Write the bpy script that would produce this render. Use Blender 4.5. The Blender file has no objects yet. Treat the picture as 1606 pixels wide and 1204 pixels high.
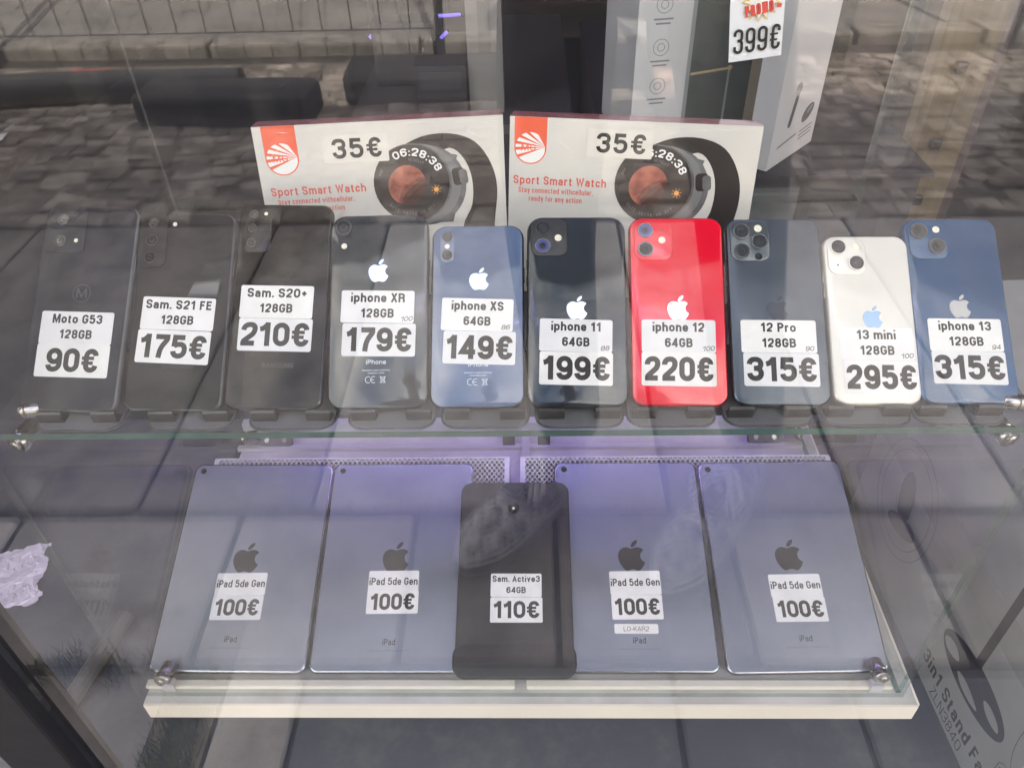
import bpy, math, random
from mathutils import Vector, Matrix
from mathutils.geometry import tessellate_polygon
random.seed(7)
R = math.radians
SC = bpy.context.scene
COL = SC.collection

# ------------------------------------------------------------ camera, sky, sun, exposure
cam_d = bpy.data.cameras.new('camera')
cam = bpy.data.objects.new('camera', cam_d)
COL.objects.link(cam)
fw = Vector((-0.02517, 0.76492159, -0.64363144))
rt = Vector((0.99964656, 0.01374694, -0.0227549))
up = Vector((0.00855775, 0.64397669, 0.76499725))
M = Matrix((rt, up, -fw)).transposed().to_4x4()
M.translation = Vector((0.00203563, -0.41343778, 0.76303589))
cam.matrix_world = M
cam_d.sensor_fit = 'HORIZONTAL'
cam_d.sensor_width = 36.0
cam_d.lens = 1232.6 / 1606 * 36.0
cam_d.clip_start = 0.01
cam_d.clip_end = 200
SC.camera = cam

SUN_EL, SUN_AZ = R(50), R(12)          # sun stands behind the shop, so its front is in the shade
world = bpy.data.worlds.new("World")
SC.world = world
world.use_nodes = True
nt = world.node_tree
bg = nt.nodes['Background']
sky = nt.nodes.new('ShaderNodeTexSky')
sky.sky_type = 'NISHITA'
sky.sun_disc = False
sky.sun_elevation = SUN_EL
sky.sun_rotation = SUN_AZ
sky.dust_density = 2.0
sky.ozone_density = 1.5
tc = nt.nodes.new('ShaderNodeTexCoord')
cn = nt.nodes.new('ShaderNodeTexNoise')
cn.inputs['Scale'].default_value = 3.2
cn.inputs['Detail'].default_value = 6
cn.inputs['Distortion'].default_value = 0.5
cr = nt.nodes.new('ShaderNodeValToRGB')
cr.color_ramp.elements[0].position = 0.34
cr.color_ramp.elements[1].position = 0.68
cm = nt.nodes.new('ShaderNodeMixRGB')
cm.inputs[2].default_value = (10.0, 9.1, 8.2, 1)
nt.links.new(tc.outputs['Generated'], cn.inputs['Vector'])
nt.links.new(cn.outputs['Fac'], cr.inputs['Fac'])
nt.links.new(cr.outputs['Color'], cm.inputs[0])
nt.links.new(sky.outputs[0], cm.inputs[1])
nt.links.new(cm.outputs[0], bg.inputs['Color'])
bg.inputs['Strength'].default_value = 0.15

sd = bpy.data.lights.new('sun', 'SUN')
sd.energy = 3.0
sd.angle = R(0.5)
sd.color = (1.0, 0.94, 0.85)
so = bpy.data.objects.new('sun', sd)
dirv = Vector((math.sin(SUN_AZ) * math.cos(SUN_EL), math.cos(SUN_AZ) * math.cos(SUN_EL), math.sin(SUN_EL)))
so.rotation_euler = dirv.to_track_quat('Z', 'Y').to_euler()
so.location = dirv * 20
COL.objects.link(so)

SC.view_settings.view_transform = 'Standard'
SC.view_settings.look = 'None'
SC.view_settings.gamma = 1
SC.view_settings.exposure = 2.38
SC.cycles.transparent_max_bounces = 24
SC.cycles.max_bounces = 8
SC.cycles.glossy_bounces = 5
SC.cycles.diffuse_bounces = 3
SC.cycles.sample_clamp_indirect = 6.0
SC.cycles.caustics_reflective = False
SC.cycles.caustics_refractive = False

# ------------------------------------------------------------ materials
def mat(name, col, rough=0.5, metal=0.0, coat=0.0, var=0.0, vscale=20.0, vcol=None, bump=0.0, bscale=200.0,
        rvar=0.0, spec=0.5, emit=None, emis=0.0, stretch=None, croughness=0.03, detail=5, ramp=(0.4, 0.65)):
    m = bpy.data.materials.new(name)
    m.use_nodes = True
    t = m.node_tree
    p = t.nodes['Principled BSDF']
    p.inputs['Base Color'].default_value = (*col, 1)
    p.inputs['Roughness'].default_value = rough
    p.inputs['Metallic'].default_value = metal
    p.inputs['Coat Weight'].default_value = coat
    p.inputs['Coat Roughness'].default_value = croughness
    p.inputs['Specular IOR Level'].default_value = spec
    if emit:
        p.inputs['Emission Color'].default_value = (*emit, 1)
        p.inputs['Emission Strength'].default_value = emis
    tcn = t.nodes.new('ShaderNodeTexCoord')
    vec = tcn.outputs['Object']
    if stretch:
        mp = t.nodes.new('ShaderNodeMapping')
        mp.inputs['Scale'].default_value = stretch
        t.links.new(vec, mp.inputs['Vector'])
        vec = mp.outputs['Vector']
    if var or rvar:
        n = t.nodes.new('ShaderNodeTexNoise')
        n.inputs['Scale'].default_value = vscale
        n.inputs['Detail'].default_value = detail
        n.inputs['Roughness'].default_value = 0.72 if detail >= 10 else 0.6
        t.links.new(vec, n.inputs['Vector'])
        if var:
            r = t.nodes.new('ShaderNodeValToRGB')
            r.color_ramp.elements[0].position = ramp[0]
            r.color_ramp.elements[1].position = ramp[1]
            x = t.nodes.new('ShaderNodeMixRGB')
            x.inputs[1].default_value = (*col, 1)
            vc = vcol if vcol else tuple(c * (1 - var) for c in col)
            x.inputs[2].default_value = (*vc, 1)
            t.links.new(n.outputs['Fac'], r.inputs['Fac'])
            t.links.new(r.outputs['Color'], x.inputs[0])
            t.links.new(x.outputs[0], p.inputs['Base Color'])
        if rvar:
            mr = t.nodes.new('ShaderNodeMapRange')
            mr.inputs['To Min'].default_value = max(0, rough - rvar)
            mr.inputs['To Max'].default_value = min(1, rough + rvar)
            t.links.new(n.outputs['Fac'], mr.inputs['Value'])
            t.links.new(mr.outputs[0], p.inputs['Roughness'])
    if bump:
        n2 = t.nodes.new('ShaderNodeTexNoise')
        n2.inputs['Scale'].default_value = bscale
        n2.inputs['Detail'].default_value = 6
        t.links.new(vec, n2.inputs['Vector'])
        b = t.nodes.new('ShaderNodeBump')
        b.inputs['Strength'].default_value = bump
        b.inputs['Distance'].default_value = 0.002
        t.links.new(n2.outputs['Fac'], b.inputs['Height'])
        t.links.new(b.outputs[0], p.inputs['Normal'])
    return m

def glass(name, r0, tint, dust=0.0, wobble=0.0):
    """thin clear pane: Schlick reflection over a tinted see-through sheet, a little dust and smears"""
    m = bpy.data.materials.new(name)
    m.use_nodes = True
    t = m.node_tree
    for n in list(t.nodes):
        t.nodes.remove(n)
    out = t.nodes.new('ShaderNodeOutputMaterial')
    g = t.nodes.new('ShaderNodeNewGeometry')
    dot = t.nodes.new('ShaderNodeVectorMath'); dot.operation = 'DOT_PRODUCT'
    t.links.new(g.outputs['Incoming'], dot.inputs[0]); t.links.new(g.outputs['Normal'], dot.inputs[1])
    def mt(op, a, b):
        x = t.nodes.new('ShaderNodeMath'); x.operation = op
        for k, v in enumerate((a, b)):
            if v is None: continue
            if isinstance(v, (int, float)): x.inputs[k].default_value = v
            else: t.links.new(v, x.inputs[k])
        return x.outputs[0]
    c = mt('ABSOLUTE', dot.outputs['Value'], None)
    f = mt('ADD', mt('MULTIPLY', mt('POWER', mt('SUBTRACT', 1.0, c), 5.0), 1 - r0), r0)
    tr = t.nodes.new('ShaderNodeBsdfTransparent'); tr.inputs[0].default_value = (*tint, 1)
    gl = t.nodes.new('ShaderNodeBsdfGlossy'); gl.inputs['Roughness'].default_value = 0.0
    gl.inputs[0].default_value = (1, 1, 1, 1)
    mx = t.nodes.new('ShaderNodeMixShader')
    t.links.new(f, mx.inputs[0]); t.links.new(tr.outputs[0], mx.inputs[1]); t.links.new(gl.outputs[0], mx.inputs[2])
    last = mx.outputs[0]
    tcn = t.nodes.new('ShaderNodeTexCoord')
    if wobble:
        n = t.nodes.new('ShaderNodeTexNoise'); n.inputs['Scale'].default_value = 5; n.inputs['Detail'].default_value = 1
        t.links.new(tcn.outputs['Object'], n.inputs['Vector'])
        b = t.nodes.new('ShaderNodeBump'); b.inputs['Strength'].default_value = wobble; b.inputs['Distance'].default_value = 0.002
        t.links.new(n.outputs['Fac'], b.inputs['Height']); t.links.new(b.outputs[0], gl.inputs['Normal'])
    if dust:
        n = t.nodes.new('ShaderNodeTexNoise'); n.inputs['Scale'].default_value = 14; n.inputs['Detail'].default_value = 9
        n.inputs['Roughness'].default_value = 0.75
        mp = t.nodes.new('ShaderNodeMapping'); mp.inputs['Scale'].default_value = (1, 1, 0.35); mp.inputs['Rotation'].default_value = (0, 0.6, 0)
        t.links.new(tcn.outputs['Object'], mp.inputs['Vector']); t.links.new(mp.outputs[0], n.inputs['Vector'])
        mr = t.nodes.new('ShaderNodeMapRange')
        mr.inputs['From Min'].default_value = 0.35; mr.inputs['From Max'].default_value = 0.8
        mr.inputs['To Min'].default_value = dust * 0.25; mr.inputs['To Max'].default_value = dust
        t.links.new(n.outputs['Fac'], mr.inputs['Value'])
        d = t.nodes.new('ShaderNodeBsdfDiffuse'); d.inputs[0].default_value = (0.7, 0.68, 0.66, 1)
        m2 = t.nodes.new('ShaderNodeMixShader')
        t.links.new(mr.outputs[0], m2.inputs[0]); t.links.new(last, m2.inputs[1]); t.links.new(d.outputs[0], m2.inputs[2])
        last = m2.outputs[0]
    t.links.new(last, out.inputs[0])
    return m

def stripes(name, c1, c2, scale, ang, rough=0.4, bump=0.4):
    m = mat(name, c1, rough)
    t = m.node_tree; p = t.nodes['Principled BSDF']
    tcn = t.nodes.new('ShaderNodeTexCoord')
    mp = t.nodes.new('ShaderNodeMapping'); mp.inputs['Rotation'].default_value = (0, 0, ang)
    w = t.nodes.new('ShaderNodeTexWave'); w.inputs['Scale'].default_value = scale
    t.links.new(tcn.outputs['Object'], mp.inputs['Vector']); t.links.new(mp.outputs[0], w.inputs['Vector'])
    x = t.nodes.new('ShaderNodeMixRGB'); x.inputs[1].default_value = (*c1, 1); x.inputs[2].default_value = (*c2, 1)
    t.links.new(w.outputs['Fac'], x.inputs[0]); t.links.new(x.outputs[0], p.inputs['Base Color'])
    b = t.nodes.new('ShaderNodeBump'); b.inputs['Strength'].default_value = bump; b.inputs['Distance'].default_value = 0.0005
    t.links.new(w.outputs['Fac'], b.inputs['Height']); t.links.new(b.outputs[0], p.inputs['Normal'])
    return m

MT = dict(
    window=glass('window_glass', 0.056, (0.99, 0.992, 0.99), 0.003, 0.03),
    pane=glass('case_glass', 0.010, (0.98, 0.987, 0.983), 0.003),
    shelfglass=glass('shelf_glass', 0.03, (0.955, 0.985, 0.975), 0.01),
    edge=glass('glass_edge_green', 0.05, (0.42, 0.60, 0.57), 0.10),
    edge_soft=glass('glass_edge_pale', 0.05, (0.76, 0.84, 0.82), 0.12),
    edge_shelf=mat('shelf_edge_green', (0.022, 0.085, 0.072), 0.12, coat=0.4, var=0.6, vscale=9, vcol=(0.055, 0.085, 0.078)),
    paper=mat('label_paper', (0.76, 0.76, 0.78), 0.5, var=0.10, vscale=28, bump=0.35, bscale=45),
    ink=mat('label_ink', (0.028, 0.027, 0.026), 0.6, var=0.3, vscale=400),
    pen=mat('pen_ink', (0.06, 0.055, 0.06), 0.6),
    white_print=mat('pale_print', (0.62, 0.68, 0.75), 0.4),
    grey_print=mat('grey_print', (0.25, 0.27, 0.30), 0.4),
    dark_print=mat('dark_print', (0.032, 0.034, 0.04), 0.4),
    mirror_logo=mat('polished_logo', (0.72, 0.84, 0.93), 0.12, metal=0.55),
    dark_logo=mat('dark_mirror_logo', (0.035, 0.035, 0.04), 0.12, metal=0.0, coat=0.6),
    slate_logo=mat('slate_logo', (0.06, 0.065, 0.08), 0.2, metal=0.5),
    beige_logo=mat('beige_logo', (0.42, 0.42, 0.40), 0.2, metal=0.5),
    blue_logo=mat('pale_blue_logo', (0.36, 0.52, 0.68), 0.15, metal=0.5),
    lens=mat('lens_glass', (0.006, 0.006, 0.009), 0.05, spec=0.35),
    lens_in=mat('lens_inner', (0.012, 0.013, 0.022), 0.12, spec=0.4),
    lens_blue=mat('lens_coating', (0.07, 0.075, 0.24), 0.08, metal=0.5, spec=.4),
    flash=mat('flash_diffuser', (0.85, 0.80, 0.66), 0.25, coat=0.5, var=0.3, vscale=900),
    ring_metal=mat('ring_metal', (0.15, 0.155, 0.165), 0.25, metal=1.0),
    black_plastic=mat('black_plastic', (0.022, 0.022, 0.024), 0.35, bump=0.05, bscale=800),
    stand=stripes('stand_weave', (0.06, 0.062, 0.066), (0.24, 0.245, 0.26), 260, R(45), 0.35),
    stand_rim=mat('stand_rim', (0.07, 0.072, 0.075), 0.25, coat=0.4),
    steel=mat('chrome_steel', (0.42, 0.40, 0.39), 0.2, metal=1.0, rvar=0.1, vscale=300),
    slot=mat('screw_slot', (0.05, 0.05, 0.05), 0.5),
    board=mat('white_board', (0.58, 0.57, 0.56), 0.5, var=0.16, vscale=9, vcol=(0.41, 0.405, 0.385), bump=0.05, bscale=500),
    board_trim=mat('edge_band_warm_bounce', (0.80, 0.76, 0.66), 0.4, var=0.10, vscale=6, rvar=0.1),  # warm bounce light from the pavement put into the cream colour
    alu=mat('silver_profile', (0.66, 0.64, 0.68), 0.38, metal=0.35, var=0.1, vscale=30, stretch=(0.2, 1, 1)),
    meshw=mat('mesh_white', (0.50, 0.49, 0.52), 0.45),
    ipad=mat('space_grey_aluminium', (0.31, 0.335, 0.405), 0.42, metal=0.9, rvar=0.12, vscale=9, bump=0.03, bscale=2500, var=0.12, detail=9),
    ipad_edge=mat('tablet_bevel', (0.42, 0.44, 0.50), 0.22, metal=1.0),
    rubber=mat('rugged_black_cover', (0.010, 0.011, 0.016), 0.5, bump=0.08, bscale=1200),
)

# ------------------------------------------------------------ mesh builder
class MB:
    def __init__(s, sc=1.0):
        s.v = []; s.f = []; s.mi = []; s.sc = sc
    def add(s, vs, fs, mi=0):
        b = len(s.v)
        s.v += [Vector(v) * s.sc for v in vs]
        s.f += [tuple(i + b for i in f) for f in fs]
        s.mi += [mi] * len(fs)
    def box(s, x0, x1, y0, y1, z0, z1, mi=0, mats6=None):
        vs = [(x, y, z) for z in (z0, z1) for y in (y0, y1) for x in (x0, x1)]
        fs = [(0, 2, 3, 1), (4, 5, 7, 6), (0, 1, 5, 4), (2, 6, 7, 3), (0, 4, 6, 2), (1, 3, 7, 5)]  # -z +z -y +y -x +x
        b = len(s.v)
        s.v += [Vector(v) * s.sc for v in vs]
        s.f += [tuple(i + b for i in f) for f in fs]
        s.mi += list(mats6) if mats6 else [mi] * 6
    def bbox(s, x0, x1, y0, y1, z0, z1, bev):
        """bevelled box via stacked rounded plate"""
        w, h = x1 - x0, y1 - y0
        s.plate((x0 + x1) / 2, (y0 + y1) / 2, w, h, bev, z0, z1, bev, 2, 2)
    def loops(s, rings, cap0=True, cap1=True, mi=0, ncap=None):
        n = len(rings[0]); vs = [p for r in rings for p in r]; fs = []
        for k in range(len(rings) - 1):
            for i in range(n):
                j = (i + 1) % n
                fs.append((k * n + i, k * n + j, (k + 1) * n + j, (k + 1) * n + i))
        if cap0: fs.append(tuple(reversed(range(n))))
        if cap1: fs.append(tuple((len(rings) - 1) * n + i for i in range(n)))
        s.add(vs, fs, mi)
    def plate(s, cx, cy, w, h, r, z0, z1, bev=0.0, seg=6, bseg=3, mi=0, top=True):
        prof = []
        if bev > 0:
            for k in range(bseg + 1):
                a = math.pi / 2 * k / bseg
                prof.append((bev * (1 - math.sin(a)), z0 + bev * (1 - math.cos(a))))
            for k in range(bseg + 1):
                a = math.pi / 2 * k / bseg
                prof.append((bev * (1 - math.cos(a)), z1 - bev * (1 - math.sin(a))))
        else:
            prof = [(0, z0), (0, z1)]
        rings = []
        for ins, z in prof:
            ring = []
            rr = max(r - ins, 0.0001); ww, hh = w / 2 - ins, h / 2 - ins
            for qx, qy, a0 in ((1, -1, -90), (1, 1, 0), (-1, 1, 90), (-1, -1, 180)):
                for k in range(seg + 1):
                    a = R(a0 + 90 * k / seg)
                    ring.append((cx + qx * (ww - rr) + rr * math.cos(a), cy + qy * (hh - rr) + rr * math.sin(a), z))
            rings.append(ring)
        s.loops(rings, mi=mi)
    def ring(s, cx, cy, z0, z1, r0, r1, n=28, mi=0):
        """flat ring (tube) r0 inner r1 outer"""
        rs = []
        for rad, z in ((r0, z0), (r1, z0), (r1, z1), (r0, z1)):
            rs.append([(cx + rad * math.cos(2 * math.pi * i / n), cy + rad * math.sin(2 * math.pi * i / n), z) for i in range(n)])
        rs.append(rs[0])
        s.loops(rs, False, False, mi)
    def disc(s, cx, cy, z0, z1, r, n=28, bev=0.0, mi=0):
        prof = [(r, z0), (r, z1 - bev), (r - bev, z1)] if bev else [(r, z0), (r, z1)]
        s.loops([[(cx + q * math.cos(2 * math.pi * i / n), cy + q * math.sin(2 * math.pi * i / n), z) for i in range(n)] for q, z in prof], mi=mi)
    def tube(s, pts, r, n=10, mi=0, rs=None):
        pts = [Vector(p) for p in pts]
        rings = []
        for i, p in enumerate(pts):
            d = (pts[min(i + 1, len(pts) - 1)] - pts[max(i - 1, 0)]).normalized()
            a = Vector((0, 0, 1)) if abs(d.z) < 0.9 else Vector((1, 0, 0))
            u = d.cross(a).normalized(); w = u.cross(d) * -1
            rr = rs[i] if rs else r
            rings.append([p + (u * math.cos(2 * math.pi * k / n) + w * math.sin(2 * math.pi * k / n)) * rr for k in range(n)])
        s.loops([[tuple(q) for q in rg] for rg in rings], mi=mi)
    def poly(s, pts, z0, z1=None, mi=0, holes=()):
        """filled outline in XY; thickness when z1 given"""
        allp = [list(pts)] + [list(h) for h in holes]
        tri = tessellate_polygon([[Vector((x, y, 0)) for x, y in L] for L in allp])
        flat = [p for L in allp for p in L]
        if not tri: return
        def area(t):
            a, b, c = (flat[i] for i in t)
            return (b[0] - a[0]) * (c[1] - a[1]) - (c[0] - a[0]) * (b[1] - a[1])
        up_ = [tuple(t) if area(t) > 0 else tuple(reversed(t)) for t in tri]
        zt = z1 if z1 is not None else z0
        s.add([(x, y, zt) for x, y in flat], up_, mi)
        if z1 is not None:
            o = 0; vs = []; fs = []
            for L in allp:
                n = len(L)
                b = len(vs)
                vs += [(x, y, z0) for x, y in L] + [(x, y, z1) for x, y in L]
                fs += [(b + i, b + (i + 1) % n, b + n + (i + 1) % n, b + n + i) for i in range(n)]
            s.add(vs, fs, mi)
    def build(s, name, mats, parent=None, smooth=False, loc=None):
        me = bpy.data.meshes.new(name)
        me.from_pydata([tuple(v) for v in s.v], [], s.f)
        if not isinstance(mats, (list, tuple)): mats = [mats]
        for m in mats: me.materials.append(m)
        for p, k in zip(me.polygons, s.mi):
            p.material_index = k
            p.use_smooth = smooth
        if smooth:
            try: me.set_sharp_from_angle(angle=R(40))
            except Exception: pass
        me.update()
        o = bpy.data.objects.new(name, me)
        COL.objects.link(o)
        if parent: o.parent = parent
        if loc: o.location = loc
        return o

def tag(o, label=None, cat=None, group=None, kind=None):
    if label: o['label'] = label
    if cat: o['category'] = cat
    if group: o['group'] = group
    if kind: o['kind'] = kind
    return o

def empty(name, label, cat, mtx=None, group=None, loc=None):
    o = bpy.data.objects.new(name, None)
    o.empty_display_size = 0.02
    COL.objects.link(o)
    if mtx is not None: o.matrix_world = mtx
    if loc: o.location = loc
    return tag(o, label, cat, group)

def frame(org, ex, ey):
    ex = Vector(ex).normalized(); ey = Vector(ey).normalized(); ez = ex.cross(ey)
    m = Matrix((ex, ey, ez)).transposed().to_4x4()
    m.translation = Vector(org)
    return m

# ------------------------------------------------------------ lettering: own condensed stroke alphabet
A9 = 99      # stands for the ascender / cap height in small letters
D9 = -99     # stands for the descender depth
r_ = .5
G = {
 '0': (.56, 1, [('c', (0,0,1), (1,0,1), (1,1,1), (0,1,1))]),
 '1': (.42, 1, [('o', (.8,-9), (.8,9)), ('o', (-.25,.77), (.2,.8,.5), (.72,1))]),
 '2': (.56, 1, [('o', (0,.70), (0,1,1), (1,1,1), (1,.58,.6), (.02,.1,.2), (.02,0), (1,0,0,'e'))]),
 '3': (.56, 1, [('o', (0,.74), (0,1,1), (1,1,1), (1,.54,.7), (.38,.53)), ('o', (.38,.53), (1,.53,.8), (1,0,1), (0,0,1), (0,.28))]),
 '4': (.58, 1, [('o', (.78,-9), (.78,9)), ('o', (.70,.98), (0,.24), (1.16,.24))]),
 '5': (.56, 1, [('o', (.98,1,0,'e'), (.1,1), (.04,.5)), ('o', (.04,.5), (.2,.63,.5), (1,.63,1), (1,0,1), (0,0,1), (0,.26))]),
 '6': (.56, 1, [('c', (0,0,1), (1,0,1), (1,.6,1), (0,.6,1)), ('o', (0,.3), (0,1,1), (1,1,1), (1,.76))]),
 '7': (.54, 1, [('o', (-.1,1), (1,1), (1,.86,.2), (.42,.4,.8), (.3,-9))]),
 '8': (.56, 1, [('c', (.05,.53,.8), (.95,.53,.8), (.95,1,.8), (.05,1,.8)), ('c', (0,0,.9), (1,0,.9), (1,.53,.9), (0,.53,.9))]),
 '9': (.56, 1, [('c', (0,.4,1), (1,.4,1), (1,1,1), (0,1,1)), ('o', (1,.7), (1,0,1), (0,0,1), (0,.24))]),
 '€': (.60, 1, [('o', (1,.76), (1,1,.9), (.22,1,1), (.22,0,1), (1,0,.9), (1,.24)), ('b', (-.16,.63), (.86,.63)), ('b', (-.16,.37), (.8,.37))]),
 'A': (.62, 1, [('o', (0,-9), (.5,1.0), (1,-9)), ('o', (.15,.27), (.85,.27))]),
 'B': (.58, 1, [('o', (0,-9), (0,9)), ('o', (0,1), (.95,1,.8), (.95,.53,.8), (0,.53)), ('o', (0,.53), (1,.53,.8), (1,0,.8), (0,0))]),
 'C': (.58, 1, [('o', (1,.7), (1,1,1), (0,1,1), (0,0,1), (1,0,1), (1,.3))]),
 'D': (.58, 1, [('o', (0,-9), (0,9)), ('o', (0,1), (1,1,1), (1,0,1), (0,0))]),
 'E': (.50, 1, [('o', (0,-9), (0,9)), ('o', (0,1), (1.15,1)), ('o', (0,.53), (1,.53)), ('o', (0,0), (1.15,0))]),
 'F': (.48, 1, [('o', (0,-9), (0,9)), ('o', (0,1), (1.15,1)), ('o', (0,.53), (1,.53))]),
 'G': (.58, 1, [('o', (1,.72), (1,1,1), (0,1,1), (0,0,1), (1,0,1), (1,.46), (.5,.46))]),
 'H': (.58, 1, [('o', (0,-9), (0,9)), ('o', (1,-9), (1,9)), ('o', (0,.52), (1,.52))]),
 'I': (.16, 1, [('o', (.5,-9), (.5,9))]),
 'K': (.58, 1, [('o', (0,-9), (0,9)), ('o', (1,9), (.02,.38)), ('o', (.35,.58), (1.05,-9))]),
 'L': (.48, 1, [('o', (0,-9), (0,9)), ('o', (0,0), (1.15,0))]),
 'M': (.72, 1, [('o', (0,-9), (0,9)), ('o', (1,-9), (1,9)), ('o', (.05,9), (.5,.05), (.95,9))]),
 'N': (.60, 1, [('o', (0,-9), (0,9)), ('o', (1,-9), (1,9)), ('o', (.02,9), (.98,-9))]),
 'O': (.60, 1, [('c', (0,0,1), (1,0,1), (1,1,1), (0,1,1))]),
 'P': (.56, 1, [('o', (0,-9), (0,9)), ('o', (0,1), (1,1,.9), (1,.46,.9), (0,.46))]),
 'R': (.58, 1, [('o', (0,-9), (0,9)), ('o', (0,1), (1,1,.9), (1,.5,.9), (0,.5)), ('o', (.4,.5), (.96,.48,.4), (1.0,-9))]),
 'S': (.57, 1, [('o', (1,.72), (1,1,1), (0,1,1), (0,.56,.8), (1,.45,.8), (1,0,1), (0,0,1), (0,.28))]),
 'T': (.54, 1, [('o', (.5,-9), (.5,9)), ('o', (-.12,1), (1.12,1))]),
 'U': (.58, 1, [('o', (0,9), (0,0,1), (1,0,1), (1,9))]),
 'W': (.86, 1, [('o', (0,9), (.25,0), (.5,.95), (.75,0), (1,9))]),
 'X': (.58, 1, [('o', (-.05,-9), (1,9)), ('o', (1.05,-9), (0,9))]),
 'Y': (.58, 1, [('o', (.5,-9), (.5,.5)), ('o', (0,9), (.5,.42), (1,9))]),
 'Z': (.54, 1, [('o', (0,1), (1,1), (0,0), (1.1,0))]),
 'a': (.50, 0, [('o', (.02,.72), (.02,1,.8), (.95,1,.9), (.95,-9)), ('o', (.95,.58), (0,.52,.7), (0,0,.8), (.95,0,.7), (.95,.4))]),
 'c': (.48, 0, [('o', (1,.68), (1,1,1), (0,1,1), (0,0,1), (1,0,1), (1,.32))]),
 'd': (.52, 0, [('c', (0,0,.9), (1,0,.9), (1,1,.9), (0,1,.9)), ('o', (1,-9), (1,A9))]),
 'e': (.50, 0, [('o', (0,.48), (1,.48), (1,1,1), (0,1,1), (0,0,1), (1,0,1), (1,.24))]),
 'b': (.52, 0, [('c', (0,0,.9), (1,0,.9), (1,1,.9), (0,1,.9)), ('o', (0,-9), (0,A9))]),
 'g': (.52, 0, [('c', (0,0,.9), (1,0,.9), (1,1,.9), (0,1,.9)), ('o', (1,9), (1,-.3,.9), (0,-.3,.9), (0,-.1))]),
 'f': (.36, 0, [('o', (.35,-9), (.35,A9,1), (1.2,A9)), ('o', (-.3,1), (1.15,1))]),
 'h': (.51, 0, [('o', (0,-9), (0,A9)), ('o', (0,.6), (0,1,.9), (1,1,.9), (1,-9))]),
 'i': (.17, 0, [('o', (.5,-9), (.5,1.1)), ('dot',)]),
 'l': (.17, 0, [('o', (.5,-9), (.5,A9))]),
 'm': (.78, 0, [('o', (0,-9), (0,9)), ('o', (0,.6), (0,1,.8), (.5,1,.8), (.5,-9)), ('o', (.5,.6), (.5,1,.8), (1,1,.8), (1,-9))]),
 'n': (.51, 0, [('o', (0,-9), (0,9)), ('o', (0,.6), (0,1,.9), (1,1,.9), (1,-9))]),
 'o': (.52, 0, [('c', (0,0,1), (1,0,1), (1,1,1), (0,1,1))]),
 'p': (.52, 0, [('c', (0,0,.9), (1,0,.9), (1,1,.9), (0,1,.9)), ('o', (0,D9), (0,9))]),
 'r': (.36, 0, [('o', (0,-9), (0,9)), ('o', (0,.5), (.1,1,.8), (1.25,1))]),
 's': (.46, 0, [('o', (1,.74), (1,1,1), (0,1,1), (0,.56,.8), (1,.45,.8), (1,0,1), (0,0,1), (0,.26))]),
 't': (.34, 0, [('o', (.3,1.42), (.3,0,.7), (1.25,0)), ('o', (-.35,1), (1.2,1))]),
 'u': (.51, 0, [('o', (1,-9), (1,9)), ('o', (0,9), (0,0,.9), (1,0,.9), (1,.4))]),
 'v': (.50, 0, [('o', (0,9), (.5,0.02), (1,9))]),
 'w': (.72, 0, [('o', (0,9), (.25,.02), (.5,.95), (.75,.02), (1,9))]),
 'y': (.50, 0, [('o', (0,9), (.52,.08)), ('o', (1,9), (.42,D9))]),
 '+': (.50, 1, [('o', (-.1,.45), (1.1,.45)), ('o', (.5,.12), (.5,.78))]),
 '-': (.32, 1, [('o', (-.1,.38), (1.1,.38))]),
 '.': (.16, 1, [('o', (.5,-9), (.5,.09))]),
 ',': (.16, 1, [('o', (.6,.1), (.2,-.16))]),
 ':': (.16, 1, [('o', (.5,-9), (.5,.09)), ('o', (.5,.5), (.5,.68))]),
 '!': (.18, 1, [('o', (.5,9), (.5,.3)), ('o', (.5,-9), (.5,.09))]),
 '/': (.40, 1, [('o', (0,-9), (1,9))]),
}
XH = .73

def round_path(pts, closed):
    out = []
    n = len(pts)
    for i, (x, y, r) in enumerate(pts):
        if r <= 0 or (not closed and i in (0, n - 1)):
            out.append((x, y)); continue
        a = pts[(i - 1) % n]; b = pts[(i + 1) % n]
        ax, ay = a[0] - x, a[1] - y; bx, by = b[0] - x, b[1] - y
        la, lb = math.hypot(ax, ay), math.hypot(bx, by)
        if la < 1e-9 or lb < 1e-9: out.append((x, y)); continue
        lim_a = la / 2 if (a[2] > 0) else la
        lim_b = lb / 2 if (b[2] > 0) else lb
        d = min(r, lim_a, lim_b)
        p0 = (x + ax / la * d, y + ay / la * d); p2 = (x + bx / lb * d, y + by / lb * d)
        k = 0.552
        c1 = (p0[0] + (x - p0[0]) * k, p0[1] + (y - p0[1]) * k)
        c2 = (p2[0] + (x - p2[0]) * k, p2[1] + (y - p2[1]) * k)
        for j in range(6):
            t = j / 5; u = 1 - t
            out.append(tuple(u**3 * p0[q] + 3 * u * u * t * c1[q] + 3 * u * t * t * c2[q] + t**3 * p2[q] for q in (0, 1)))
    cl = []
    for p in out:
        if not cl or math.hypot(p[0] - cl[-1][0], p[1] - cl[-1][1]) > 1e-5: cl.append(p)
    if closed and math.hypot(cl[0][0] - cl[-1][0], cl[0][1] - cl[-1][1]) < 1e-5: cl.pop()
    return cl

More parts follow.
